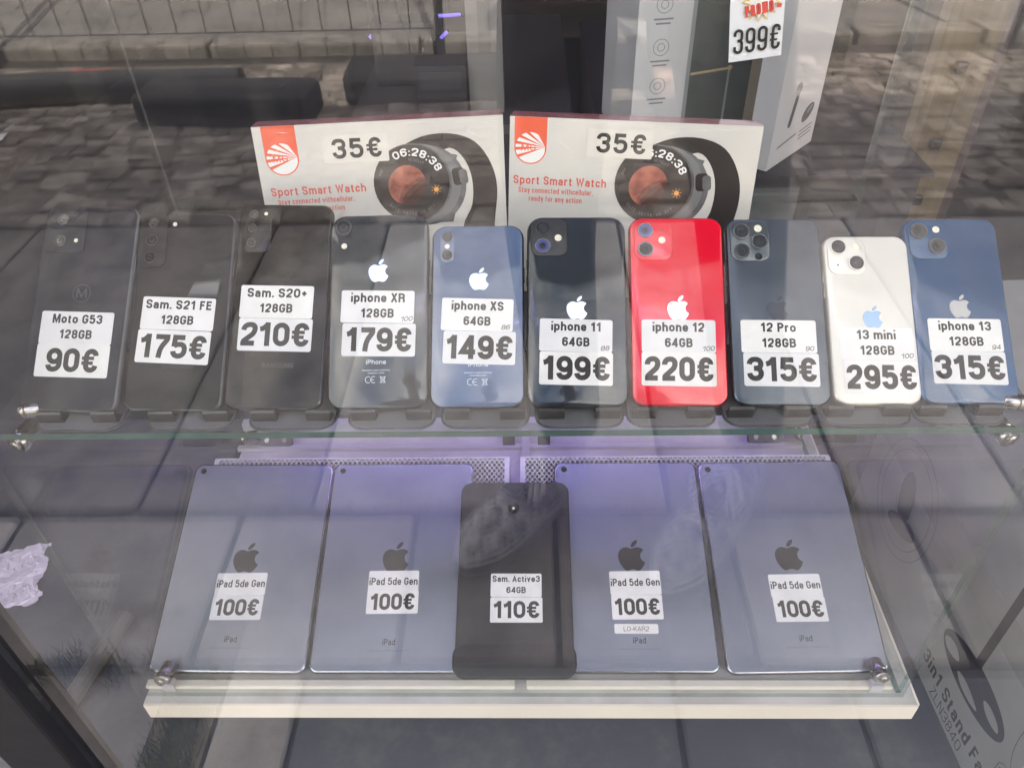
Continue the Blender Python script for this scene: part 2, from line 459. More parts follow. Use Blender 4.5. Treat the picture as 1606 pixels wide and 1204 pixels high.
def stroke(mb, path, t, closed, z, xf, mi=0):
    n = len(path); L = []; Rr = []
    for i in range(n):
        p = path[i]
        if closed: a = path[i - 1]; b = path[(i + 1) % n]
        else: a = path[max(i - 1, 0)]; b = path[min(i + 1, n - 1)]
        d1 = (p[0] - a[0], p[1] - a[1]); d2 = (b[0] - p[0], b[1] - p[1])
        if not closed and i == 0: d1 = d2
        if not closed and i == n - 1: d2 = d1
        l1 = math.hypot(*d1) or 1; l2 = math.hypot(*d2) or 1
        n1 = (-d1[1] / l1, d1[0] / l1); n2 = (-d2[1] / l2, d2[0] / l2)
        mx, my = n1[0] + n2[0], n1[1] + n2[1]; lm = math.hypot(mx, my) or 1
        mx, my = mx / lm, my / lm
        c = max(mx * n1[0] + my * n1[1], 0.42)
        w = t / 2 / c
        L.append((p[0] + mx * w, p[1] + my * w)); Rr.append((p[0] - mx * w, p[1] - my * w))
    vs = [(*xf(*q), z) for q in L] + [(*xf(*q), z) for q in Rr]
    m = n if closed else n - 1
    fs = [(i, n + i, n + (i + 1) % n, (i + 1) % n) for i in range(m)]
    mb.add(vs, fs, mi)

def text_width(s, H, t, sx=1.0, track=0.13):
    w = 0
    for ch in s:
        w += (.30 if ch == ' ' else G[ch][0] * sx + track)
    return (w - track) * H

def text(mb, s, cx, cy, H, W=None, z=0.05, t=0.17, ang=0.0, anchor='c', track=0.13, slant=0.0, mi=0, arc=None, dz=0.0006):
    """cap height H, total width W (fits), baseline through cy, rotated by ang about (cx,cy)"""
    nat = text_width(s, H, t, 1.0, track)
    k = 1.0 if W is None else W / nat
    x = {'c': -nat * k / 2, 'l': 0, 'r': -nat * k}[anchor]
    ca, sa = math.cos(ang), math.sin(ang)
    tt = t * H
    for ch in s:
        if ch == ' ':
            x += .30 * H * k; continue
        w, cap, strokes = G[ch]
        gw = w * H * k
        gh = H if cap else XH * H
        span_x = max(gw - tt, 1e-6); span_y = gh - tt
        def PX(a): return tt / 2 + a * span_x
        def PY(b):
            if b == A9: return H
            if b == D9: return -0.24 * H
            if b == 9: return gh
            if b == -9: return 0.0
            return tt / 2 + b * span_y
        for si, st in enumerate(strokes):
            if st[0] == 'dot':
                pts = [(PX(.5), H * .86, 0), (PX(.5), H * 1.02, 0)]; closed = False
            else:
                closed = st[0] == 'c'
                pts = []
                rr = min(span_x, span_y) / 2
                for q in st[1:]:
                    yy = PY(q[1])
                    if q[1] == A9 and len(q) > 2: yy = H - tt / 2
                    if q[1] == A9 and ch == 'f': yy = H - tt / 2
                    pts.append((PX(q[0]), yy, (q[2] if len(q) > 2 else 0) * rr * 1.05))
            path = round_path(pts, closed)
            if arc:
                acx, acy, arad, a0 = arc
                def xf(px, py, x=x):
                    th = a0 - (x + px) / arad
                    return (acx + (arad + py) * math.cos(th), acy + (arad + py) * math.sin(th))
            else:
                def xf(px, py, x=x):
                    X = x + px + slant * py
                    return (cx + X * ca - py * sa, cy + X * sa + py * ca)
            stroke(mb, path, tt * (.68 if st[0] == 'b' else 1), closed, z + si * dz, xf, mi)
        x += (w * H * k + track * H * k)

def bez(p0, segs, n=8):
    out = [p0]
    for s in segs:
        if len(s) == 1: out.append(s[0]); p0 = s[0]; continue
        c1, c2, p3 = s
        for j in range(1, n + 1):
            t = j / n; u = 1 - t
            out.append(tuple(u**3 * p0[q] + 3 * u * u * t * c1[q] + 3 * u * t * t * c2[q] + t**3 * p3[q] for q in (0, 1)))
        p0 = p3
    return out
def rel(start, segs):
    out = []; p = start
    for s in segs:
        q = [(p[0] + a, p[1] + b) for a, b in s]
        out.append(q); p = q[-1]
    return out
fruit_body = bez((318.7, 268.7), rel((318.7, 268.7), [
    ((-.2, -36.7), (16.4, -64.4), (50, -84.8)), ((-18.8, -26.9), (-47.2, -41.7), (-84.7, -44.6)),
    ((-35.5, -2.8), (-74.3, 20.7), (-88.5, 20.7)), ((-15, 0), (-49.4, -19.7), (-76.4, -19.7)),
    ((-55.8, .9), (-115.1, 44.5), (-115.1, 133.2)), ((0, 26.2), (4.8, 53.3), (14.4, 81.2)),
    ((12.8, 36.7), (59, 126.7), (107.2, 125.2)), ((25.2, -.6), (43, -17.9), (75.8, -17.9)),
    ((31.8, 0), (48.3, 17.9), (76.4, 17.9)), ((48.6, -.7), (90.4, -82.5), (102.6, -119.3)),
    ((-65.2, -30.7), (-61.7, -90), (-61.7, -91.9))]), 6)[:-1]
fruit_leaf = bez((262.1, 104.5), rel((262.1, 104.5), [
    ((27.3, -32.4), (24.8, -61.9), (24, -72.5)), ((-24.1, 1.4), (-52, 16.4), (-67.9, 34.9)),
    ((-17.5, 19.8), (-27.8, 44.3), (-25.6, 71.9)), ((26.1, 2), (49.9, -11.4), (69.5, -34.3))]), 6)[:-1]
def logo(parent, cx, cy, H, m, z=0.05):
    mb = MB(.001); k = H / 448.0
    for L in (fruit_body, fruit_leaf):
        mb.poly([(cx + (x - 190) * k, cy - (y - 256) * k) for x, y in L][::-1], z - .04, z)
    return mb.build('fruit_logo', m, parent)

def rounded(cx, cy, w, h, r, ang=0, seg=4):
    out = []
    ca, sa = math.cos(ang), math.sin(ang)
    for qx, qy, a0 in ((1, -1, -90), (1, 1, 0), (-1, 1, 90), (-1, -1, 180)):
        for k in range(seg + 1):
            a = R(a0 + 90 * k / seg)
            x = qx * (w / 2 - r) + r * math.cos(a); y = qy * (h / 2 - r) + r * math.sin(a)
            out.append((cx + x * ca - y * sa, cy + x * sa + y * ca))
    return out

PAPERS = [mat('label_paper', c, 0.5, var=0.12, vscale=v, bump=0.5, bscale=40) for c, v in (((0.78, 0.775, 0.785), 28), ((0.74, 0.745, 0.765), 22), ((0.80, 0.795, 0.79), 35))]
def sticker(parent, name, q, z, lines, note=None):
    """q = cx, cy, w, h, deg ; lines = (text, dy, height, width, weight)"""
    cx, cy, w, h, deg = q
    a = R(deg)
    mb = MB(.001)
    mb.poly(rounded(cx, cy, w, h, 1.6, a), z - .04, z + .12)
    o = mb.build(name, random.choice(PAPERS), parent)
    t = MB(.001)
    for s, dx, dy, H, W, wt in lines:
        px = cx + dx * math.cos(a) - dy * math.sin(a); py = cy + dx * math.sin(a) + dy * math.cos(a)
        text(t, s, px, py, H, W, z + .135, wt, a, track=.055 if H > 12 else .09)
    o2 = t.build('lettering', MT['ink'], o)
    o2['kind'] = 'stuff'
    if note:
        t = MB(.001)
        dx, dy = w / 2 - 5.6, -h / 2 + 1.6
        px = cx + dx * math.cos(a) - dy * math.sin(a); py = cy + dx * math.sin(a) + dy * math.cos(a)
        text(t, note, px, py, 3.6, 1.4 + 2.5 * len(note), z + .135, .15, a + R(4), slant=.25, track=.06)
        n = t.build('handwriting', MT['ink'], o); n['kind'] = 'stuff'
    return o

# ============================================================ THE SETTING
GZ = -0.29
ground_m = mat('old_asphalt', (0.30, 0.275, 0.25), 0.85, var=0.5, vscale=7, vcol=(0.17, 0.15, 0.135), bump=0.9, bscale=60, detail=10)
slab_m = mat('paving_slab', (0.38, 0.345, 0.315), 0.8, var=0.5, vscale=9, vcol=(0.20, 0.175, 0.155), bump=0.8, bscale=60, detail=12, ramp=(0.40, 0.62))
slab_dark = mat('paving_slab_worn', (0.33, 0.30, 0.28), 0.8, var=0.45, vscale=6, vcol=(0.19, 0.165, 0.15), bump=0.8, bscale=70, detail=10)
slate_m = mat('dark_slate_strip', (0.10, 0.10, 0.11), 0.7, var=0.5, vscale=14, vcol=(0.16, 0.155, 0.15), bump=.4, bscale=80, detail=10, ramp=(.5, .75))
joint_m = mat('joint_dirt', (0.065, 0.055, 0.045), 0.95, var=0.4, vscale=60)
rough_m = mat('rough_worn_tarmac', (0.36, 0.33, 0.30), 0.85, var=0.7, vscale=6, vcol=(0.12, 0.105, 0.095), bump=1.0, bscale=25, detail=12, ramp=(0.42, 0.60))
floor_m = mat('shop_vinyl_floor', (0.045, 0.054, 0.078), 0.45, var=0.5, vscale=7, vcol=(0.10, 0.105, 0.112), ramp=(0.5, 0.72), detail=10, rvar=0.1)
road_m = mat('road_surface', (0.24, 0.22, 0.20), 0.9, var=0.5, vscale=4, vcol=(0.13, 0.12, 0.11), bump=1.0, bscale=40, detail=10)

mb = MB(); mb.box(-40, 40, -40, -0.10, GZ - 0.2, GZ - 0.02)
tag(mb.build('ground', ground_m), kind='structure')
mb = MB(); mb.box(-1.7, 1.7, -0.06, 3.2, GZ - 0.2, -0.27)
tag(mb.build('shop_floor', floor_m), kind='structure')
# pavement: bed of joint dirt, with slabs as children
mb = MB(); mb.box(-6, 6, -2.3, -0.10, GZ - 0.02, GZ - 0.008)
mb = MB(); mb.box(-6, 6, -3.0, -0.10, GZ - 0.03, GZ - 0.008)
pave = tag(mb.build('pavement', joint_m), kind='structure')
slab_kinds = [slab_m, slab_dark, mat('paving_slab_pale', (0.50, 0.465, 0.425), 0.8, var=0.5, vscale=7, vcol=(0.28, 0.25, 0.22), bump=.7, bscale=70, detail=12, ramp=(.4, .62)), mat('paving_slab_brown', (0.28, 0.245, 0.215), 0.8, var=0.5, vscale=8, vcol=(0.14, 0.12, 0.105), bump=.7, bscale=70, detail=12, ramp=(.4, .62))]
shade_brown = mat('paving_slab_shade_brown', (0.25, 0.22, 0.20), 0.8, var=0.5, vscale=9, vcol=(0.09, 0.078, 0.07), bump=.7, bscale=70, detail=12, ramp=(.4, .62))  # person's shade and a dark reflection painted into the slab colour
rows = [(-0.585, -0.305, [-3.2, -2.4, -1.75, -1.30, -0.90, -0.51, -0.20, 0.04, 0.33, 0.64, 1.20, 1.8, 2.4, 3.1]),
        (-1.63, -0.60, [-3.4, -2.7, -2.05, -1.37, -0.70, -0.39, 0.24, 0.56, 0.855, 1.5, 2.1, 2.8, 3.4]),
        (-0.29, -0.11, [-0.445, -0.33, 0.2, 0.45, 0.9, 1.6, 2.3, 3.0])]
for ri, (y0, y1, xs) in enumerate(rows):
    for a, b in zip(xs[:-1], xs[1:]):
        g = 0.0045
        dz = random.uniform(-0.004, 0.004)
        mb = MB()
        mb.plate((a + b) / 2, (y0 + y1) / 2, b - a - 2 * g, y1 - y0, 0.012, GZ - 0.03, GZ + dz, 0.004, 2, 1)
        mb.build('slab', slate_m if (ri == 2 and a > -.34) else shade_brown if (ri == 1 and -2.1 < a < -.4) or (ri == 0 and -.21 < a < .1) else slab_kinds[min(3, int(random.random() * 4))], pave)
mb = MB(); mb.box(-6, 6, -3.0, -1.645, GZ - 0.02, GZ - 0.001)
mb.build('rough_strip', mat('sandy_joint', (.17, .14, .115), .9, var=.5, vscale=10), pave)
cobs = [mat('cobble_stone', c, 0.8, var=0.6, vscale=11, vcol=tuple(q * .42 for q in c), ramp=(.42, .58), bump=.6, bscale=50, detail=8) for c in ((.37, .32, .275), (.31, .265, .225), (.25, .21, .175), (.19, .155, .13))]
mbc = MB(); rc = random.Random(11)
yy = -2.97
while yy < -1.67:
    dd = rc.uniform(.05, .085); xx = -3.4 + rc.uniform(0, .1)
    while xx < 3.4:
        ww = rc.uniform(.05, .15); z = GZ + rc.uniform(-.002, .012); j = lambda: rc.uniform(-.012, .012)
        x0, x1, y0, y1 = xx + .002, xx + ww - .002, yy + .002, yy + dd - .002
        b = [(x0 + j(), y0 + j(), GZ - .004), (x1 + j(), y0 + j(), GZ - .004), (x1 + j(), y1 + j(), GZ - .004), (x0 + j(), y1 + j(), GZ - .004)]
        cxx, cyy = (x0 + x1) / 2, (y0 + y1) / 2
        t = [(p[0] + (cxx - p[0]) * .16, p[1] + (cyy - p[1]) * .16, z) for p in b]
        mbc.add(b + t, [(0, 1, 5, 4), (1, 2, 6, 5), (2, 3, 7, 6), (3, 0, 4, 7), (4, 5, 6, 7)], rc.choice((0, 0, 1, 1, 2, 3)))
        xx += ww
    yy += dd
mbc.build('cobbles', cobs, pave)['kind'] = 'stuff'
mb = MB(); mb.box(-3.2, -0.53, -0.29, -0.11, GZ - 0.02, GZ - 0.002)
mb.build('asphalt_patch', ground_m, pave)
mb = MB(); mb.box(-0.5295, -0.447, -0.29, -0.11, GZ - 0.02, GZ - 0.004)
mb.build('soil_strip', mat('dry_soil', (0.24, 0.20, 0.14), .95, var=.5, vscale=40, detail=8), pave)
# grass in the joint beside the wall
gr_m = mat('grass_blade', (0.20, 0.24, 0.08), 0.7, var=0.5, vscale=30, vcol=(0.34, 0.30, 0.14))
mb = MB()
for k in range(1500):
    if k < 1050: gx, gy = random.gauss(-0.49, 0.016), random.uniform(-0.29, -0.11)
    elif k < 1350: gx, gy = random.gauss(-0.66, 0.05), random.gauss(-0.30, 0.012)
    else: gx, gy = random.uniform(-1.4, 0.9), random.gauss(-0.592, 0.006)
    h = random.uniform(0.008, 0.028); a = random.uniform(0, 6.28); l = random.uniform(0, h)
    w = 0.0018
    mb.add([(gx - w, gy, GZ - .006), (gx + w, gy, GZ - .006), (gx + math.cos(a) * l, gy + math.sin(a) * l, GZ + h)], [(0, 1, 2)])
tag(mb.build('grass', gr_m), 'short green and dry grass growing in the pavement joints', 'grass', kind='stuff')
# kerb and road beyond
kerb_m = mat('kerb_stone', (0.27, 0.245, 0.215), 0.8, var=0.5, vscale=12, bump=0.5, bscale=80)
kerb = None
mb = MB(); mb.box(-6, 6, -3.10, -3.0, GZ - .1, GZ - 0.004)
kerb = tag(mb.build('kerb', joint_m), kind='structure')
for k in range(12):
    x = -5.4 + k * 0.9
    mb = MB(); mb.plate(x, -3.16, 0.88, 0.12, 0.01, GZ - 0.1, GZ + 0.05, 0.012, 2, 2)
    mb.build('kerb_stone', kerb_m, kerb)
mb = MB(); mb.box(-12, 12, -12, -3.24, GZ - .1, GZ + 0.012)
tag(mb.build('road', road_m), kind='structure')

# the shop itself: facade, side walls, ceiling, back wall
fac_m = mat('facade_plaster', (0.28, 0.27, 0.26), 0.8, var=0.2, vscale=5)
int_m = mat('shop_inner_wall', (0.095, 0.078, 0.080), 0.7, var=0.25, vscale=3)
ceil_m = mat('shop_ceiling', (0.30, 0.29, 0.31), 0.7)
shop = empty('shop_building', 'grey shop front around the display window', 'building', loc=(0, 0, 0))
def part(name, m, args, parent=shop, **k):
    mb = MB(); mb.box(*args); return mb.build(name, m, parent)
part('front_wall', fac_m, (-5, -1.45, -0.10, 0.0, GZ - .05, 2.55))
part('front_wall', fac_m, (1.45, 5, -0.10, 0.0, GZ - .05, 2.55))
part('front_wall', fac_m, (-1.45, 1.45, -0.10, 0.0, 1.75, 2.55))
part('side_wall', int_m, (-1.7, -1.6, 0.001, 3.2, -0.27, 2.2))
part('side_wall', int_m, (1.6, 1.7, 0.001, 3.2, -0.27, 2.2))
part('back_wall', int_m, (-1.6, 1.6, 3.1, 3.2, -0.27, 2.2))
part('ceiling', ceil_m, (-1.7, 1.7, 0.001, 3.2, 2.2, 2.3))
part('roof', fac_m, (-5, 5, -0.10, 8.0, 2.551, 2.65))
part('window_sill', mat('sill_metal', (0.045, 0.046, 0.052), 0.4, var=0.3, vscale=20), (-1.45, 1.45, -0.10, -0.055, GZ - .04, GZ + 0.012))

# shop window: pane and dark frame
frame_m = mat('black_frame', (0.008, 0.008, 0.011), 0.5, rvar=0.1, vscale=50, spec=.2)
win = empty('shop_window', 'tall clear shop window pane in a black metal frame, reflecting the street', 'window', loc=(0, -0.05, 0))
mb = MB(); mb.box(-0.455, 1.40, -0.003, 0.003, -0.255, 1.72)
mb.build('window_pane', MT['window'], win)
mb = MB(); mb.box(-1.40, -0.525, -0.003, 0.003, -0.255, 1.72)
mb.build('window_pane', MT['window'], win)
mb = MB(); mb.plate(-0.490, 0.006, 0.068, 0.045, 0.004, -0.26, 1.72, 0.001, 2, 1)
mb.build('frame_post', frame_m, win)
for a in ((-1.44, -1.40, -0.02, 0.02, -0.27, 1.74), (1.40, 1.44, -0.02, 0.02, -0.27, 1.74)):
    mb = MB(); mb.box(*a); mb.build('frame_post', frame_m, win)
for a in ((-1.40, 1.40, -0.02, 0.02, 1.721, 1.75), (-1.40, -0.525, -0.02, 0.02, -0.275, -0.258), (-0.455, 1.40, -0.02, 0.02, -0.275, -0.258)):
    mb = MB(); mb.box(*a); mb.build('frame_rail', frame_m, win)
# slim aluminium strut standing inside by the post
mb = MB(.001 * 1000)
mb.tube([(-0.662, -0.005, -0.255), (-0.612, 0.262, -0.255)], 0.0125, 12)
tag(mb.build('metal_strut', mat('dull_strut', (0.10, 0.10, 0.105), 0.5, metal=0.2)), 'dull grey metal strut lying on the floor by the black window post', 'strut')

# ============================================================ DISPLAY CASE
XL, XR, YD = -0.4085, 0.3742, 0.405
ZS = 0.3678
case = empty('display_case', 'glass display case on a white base with one glass shelf', 'display case', loc=(0, 0, 0))
mb = MB(); mb.box(-0.4000, 0.386, -0.0115, 0.418, -0.0235, 0.0)
base = mb.build('base_board', MT['board'], case)
mb = MB(); mb.box(-0.4000 + .0005, 0.3865, -0.0140, -0.0116, -0.0240, 0.0004)
mb.build('edge_band', MT['board_trim'], base)
mb = MB(); mb.box(0.3861, 0.3885, -0.0115, 0.418, -0.0240, 0.0004)
mb.build('edge_band', MT['board_trim'], base)
ped_m = mat('black_plinth', (0.03, 0.031, 0.035), 0.5, var=0.3, vscale=20)
mb = MB(); mb.box(-0.33, 0.31, 0.14, 0.36, -0.268, -0.0245)
mb.build('plinth', ped_m, case)
E6 = (1, 1, 0, 0, 1, 1)
mb = MB(); mb.box(XL, XR, -0.004, 0.0, 0.0008, 0.80, mats6=E6)
mb.build('front_pane', [MT['pane'], MT['edge_soft']], case)
for x0, x1, em in ((XL, XL + .003, 'edge_soft'), (XR - .0055, XR, 'edge')):
    mb = MB(); mb.box(x0, x1, 0.0006, YD, 0.0008, 0.80, mats6=(1, 1, 1, 1, 0, 0))
    mb.build('side_pane', [MT['pane'], MT[em]], case)
for x0, x1 in ((XL + .0035, -0.0125), (-0.0085, XR - .006)):
    mb = MB(); mb.box(x0, x1, YD - .005, YD, 0.022, 0.795, mats6=E6)
    mb.build('rear_door', [MT['pane'], MT['edge_soft']], case)
mb = MB(); mb.box(XL, XR, 0.0, YD + .001, 0.8005, 0.805, mats6=(0, 0, 1, 1, 1, 1))
mb.build('top_pane', [MT['shelfglass'], MT['edge']], case)
mb = MB(); mb.box(XL + .004, XR - .0065, 0.0035, 0.385, ZS - .006, ZS, mats6=(0, 0, 1, 0, 0, 0))
mb.build('glass_shelf', [MT['shelfglass'], MT['edge_shelf']], case)
# rear bottom rail with hinges, lock
mb = MB()
mb.box(XL + .004, XR - .006, 0.352, 0.360, 0.0005, 0.006)
mb.box(XL + .004, XR - .006, 0.386, 0.398, 0.0005, 0.020)
mb.build('rear_rail', MT['alu'], case)['kind'] = 'stuff'
for x in (-0.352, 0.318):
    mb = MB(.001); mb.plate(0, 0, 46, 20, 6, 0, 5, 1.5)
    h = mb.build('door_hinge', mat('hinge_grey', (0.12, 0.12, 0.125), 0.35, metal=0.5), case)
    h.matrix_world = frame((x, 0.366, 0.010), (1, 0, 0), (0, .6, .8))
    for dx in (-12, 12):
        mb = MB(.001); mb.disc(dx, 0, 5, 6.8, 4, 14, .8)
        mb.build('screw', MT['steel'], h)
for x in (-0.030, 0.018):
    mb = MB(.001); mb.plate(0, 0, 17, 17, 2.5, 0, 8, 1.2)
    h = mb.build('door_latch', MT['black_plastic'], case)
    h.matrix_world = frame((x, 0.366, 0.006), (1, 0, 0), (0, .6, .8))
mb = MB(); mb.box(-0.012, -0.002, 0.300, 0.384, 0.0006, 0.010)
mb.build('centre_strip', MT['alu'], case)

def clamp(x, y, z, ax, k=1.0):
    """round glass clamp: barrel with a cross-head screw facing along ax"""
    mb = MB(.001)
    mb.loops([[(r * math.cos(2 * math.pi * i / 22), r * math.sin(2 * math.pi * i / 22), zz) for i in range(22)] for r, zz in
              ((7.6, 0), (8, .6), (8, 13), (6.6, 14), (6.6, 15), (8.6, 15.6), (8.6, 20), (7.6, 21.2), (5.2, 21.4))], mi=0)
    b = mb.build('shelf_clamp', MT['steel'], case, smooth=True)
    ax = Vector(ax).normalized(); e = Vector((1, 0, 0)) if abs(ax.x) < .8 else Vector((0, 1, 0))
    ey = ax.cross(e).normalized(); ex = ey.cross(ax)
    b.matrix_world = frame((x, y, z), ex, ey) @ Matrix.Scale(k, 4)
    s = MB(.001); s.loops([[(r * math.cos(2 * math.pi * i / 18), r * math.sin(2 * math.pi * i / 18), zz) for i in range(18)] for r, zz in ((4.6, 21.4), (4.4, 22.6), (3, 23.6), (.8, 24))])
    for a in (.4, .4 + math.pi / 2):
        s.poly(rounded(0, 0, 5.4, 1.1, .3, a, 2), 23.0, 24.15, mi=1)
    s.build('screw', [MT['steel'], MT['slot']], b, smooth=False)
    return b
clamp(-0.386, 0.030, ZS - .016, (-.25, -1, -.05))
clamp(0.350, 0.030, ZS - .017, (.25, -1, -.05))
clamp(-0.368, 0.024, ZS + .0070, (-1, -.15, 0), .72)
clamp(0.346, 0.024, ZS + .0070, (1, -.15, 0), .72)
clamp(-0.380, 0.024, 0.013, (-.1, -1, .15))
clamp(0.351, 0.027, 0.015, (.1, -1, .15))
clamp(-0.376, 0.365, 0.019, (-1, -.2, 0))
clamp(0.344, 0.365, 0.019, (1, -.2, 0))
for x in (-0.376, 0.348):
    mb = MB(); mb.box(x - .006, x + .006, 0.0008, 0.009, 0.0006, 0.014)
    mb.build('clamp_foot', MT['alu'], case)

# purple strip added under the shelf's rear edge to tint the lower level
led = empty('added_led_strip', 'added purple LED strip, unseen, under the rear edge of the glass shelf', 'light', loc=(-0.015, 0.372, ZS - .010))
mb = MB(); mb.box(-0.37, 0.37, -0.006, 0.006, 0.0, 0.0035); mb.box(-0.37, 0.37, -0.009, -0.0062, -0.0085, 0.0035); mb.box(-0.37, 0.37, 0.0062, 0.009, -0.0085, 0.0035)
mb.build('housing', MT['black_plastic'], led)
mb = MB(); mb.box(-0.365, 0.365, -0.004, 0.004, -0.0025, -0.0003)
mb.build('led_diffuser', mat('purple_led', (0.3, 0.2, 0.6), 0.5, emit=(0.45, 0.29, 1.0), emis=13.0), led)

tube = empty('added_ceiling_tube', 'long violet tube light added unseen under the shop ceiling over the display case', 'light', loc=(-.02, .60, 2.12))  # tube added out of view to tint the tablets and background violet
mb = MB(); mb.box(-.75, .75, -.05, .05, .03, .078); mb.build('housing', MT['alu'], tube)
mb = MB(); mb.tube([(-.72, 0, .012), (.72, 0, .012)], .016, 12); mb.build('lamp_tube', mat('violet_tube', (.3, .2, .6), .5, emit=(0.55, 0.45, 1.0), emis=5.0), tube)

# perforated white risers that carry the tablets
TT = 0.3363
tn = Vector((0, -math.sin(TT), math.cos(TT))); tu = Vector((0, math.cos(TT), math.sin(TT)))
rorg = Vector((-0.0132, 0.0177, 0.0085)) - tn * 0.0096
for x0, x1, side in ((-0.373, -0.0125, 'left'), (0.0005, 0.372, 'right')):
    rz = empty('tablet_riser', f'white perforated metal riser under the tablets on the {side} half of the base', 'riser',
               frame(rorg, (1, 0, 0), tu), 'perforated risers under the tablets')
    x0 *= 1000; x1 *= 1000
    mb = MB(.001)
    p = 4.6; L = 250
    for sgn in (1, -1):
        c = -L if sgn == 1 else 0
        k = x0 - L
        while k < x1 + L:
            a, b = (k, 0), (k + L * .75, L) if sgn == 1 else (k - L * .75, L)
            # clip to x0..x1
            ax, ay = a; bx, by = b
            def cut(xc): return ay + (xc - ax) / (bx - ax) * (by - ay)
            ys = sorted([max(0, min(L, cut(x0))), max(0, min(L, cut(x1)))])
            if ys[1] - ys[0] > 1:
                ya, yb = ys
                xa = ax + (ya - ay) / (by - ay) * (bx - ax); xb = ax + (yb - ay) / (by - ay) * (bx - ax)
                w = .75; z0 = -1.2 + (.15 if sgn == 1 else 0)
                mb.add([(xa - w, ya, z0), (xa + w, ya, z0), (xb + w, yb, z0), (xb - w, yb, z0)], [(0, 1, 2, 3)])
            k += p * 1.25
    o = mb.build('perforated_sheet', MT['meshw'], rz); o['kind'] = 'stuff'
    for a in ((x0, x0 + 6, 0, L), (x1 - 6, x1, 0, L)):
        mb = MB(.001); mb.box(a[0], a[1], a[2], a[3], -4, -.6); mb.build('side_rim', MT['alu'], rz)
    mb = MB(.001); mb.box(x0, x1, L + .2, L + 2.5, -4, -1.4); mb.build('rear_rim', MT['meshw'], rz)
    mb = MB(.001); mb.box(x0, x1, -8, -.5, -4, -.3); mb.build('front_rim', MT['alu'], rz)
    mb = MB(.001); mb.box(x0, x1, L - 2, L, -88, -4.2); mb.build('rear_support', MT['alu'], rz)
# front lip profile of the base
mb = MB(); mb.bbox(XL + .006, -0.018, 0.0030, 0.0125, 0.0008, 0.0062, 0.0018)
mb.build('front_rail', MT['board_trim'], case)
mb = MB(); mb.bbox(-0.006, XR - .008, 0.0030, 0.0125, 0.0008, 0.0062, 0.0018)
mb.build('front_rail', MT['board_trim'], case)

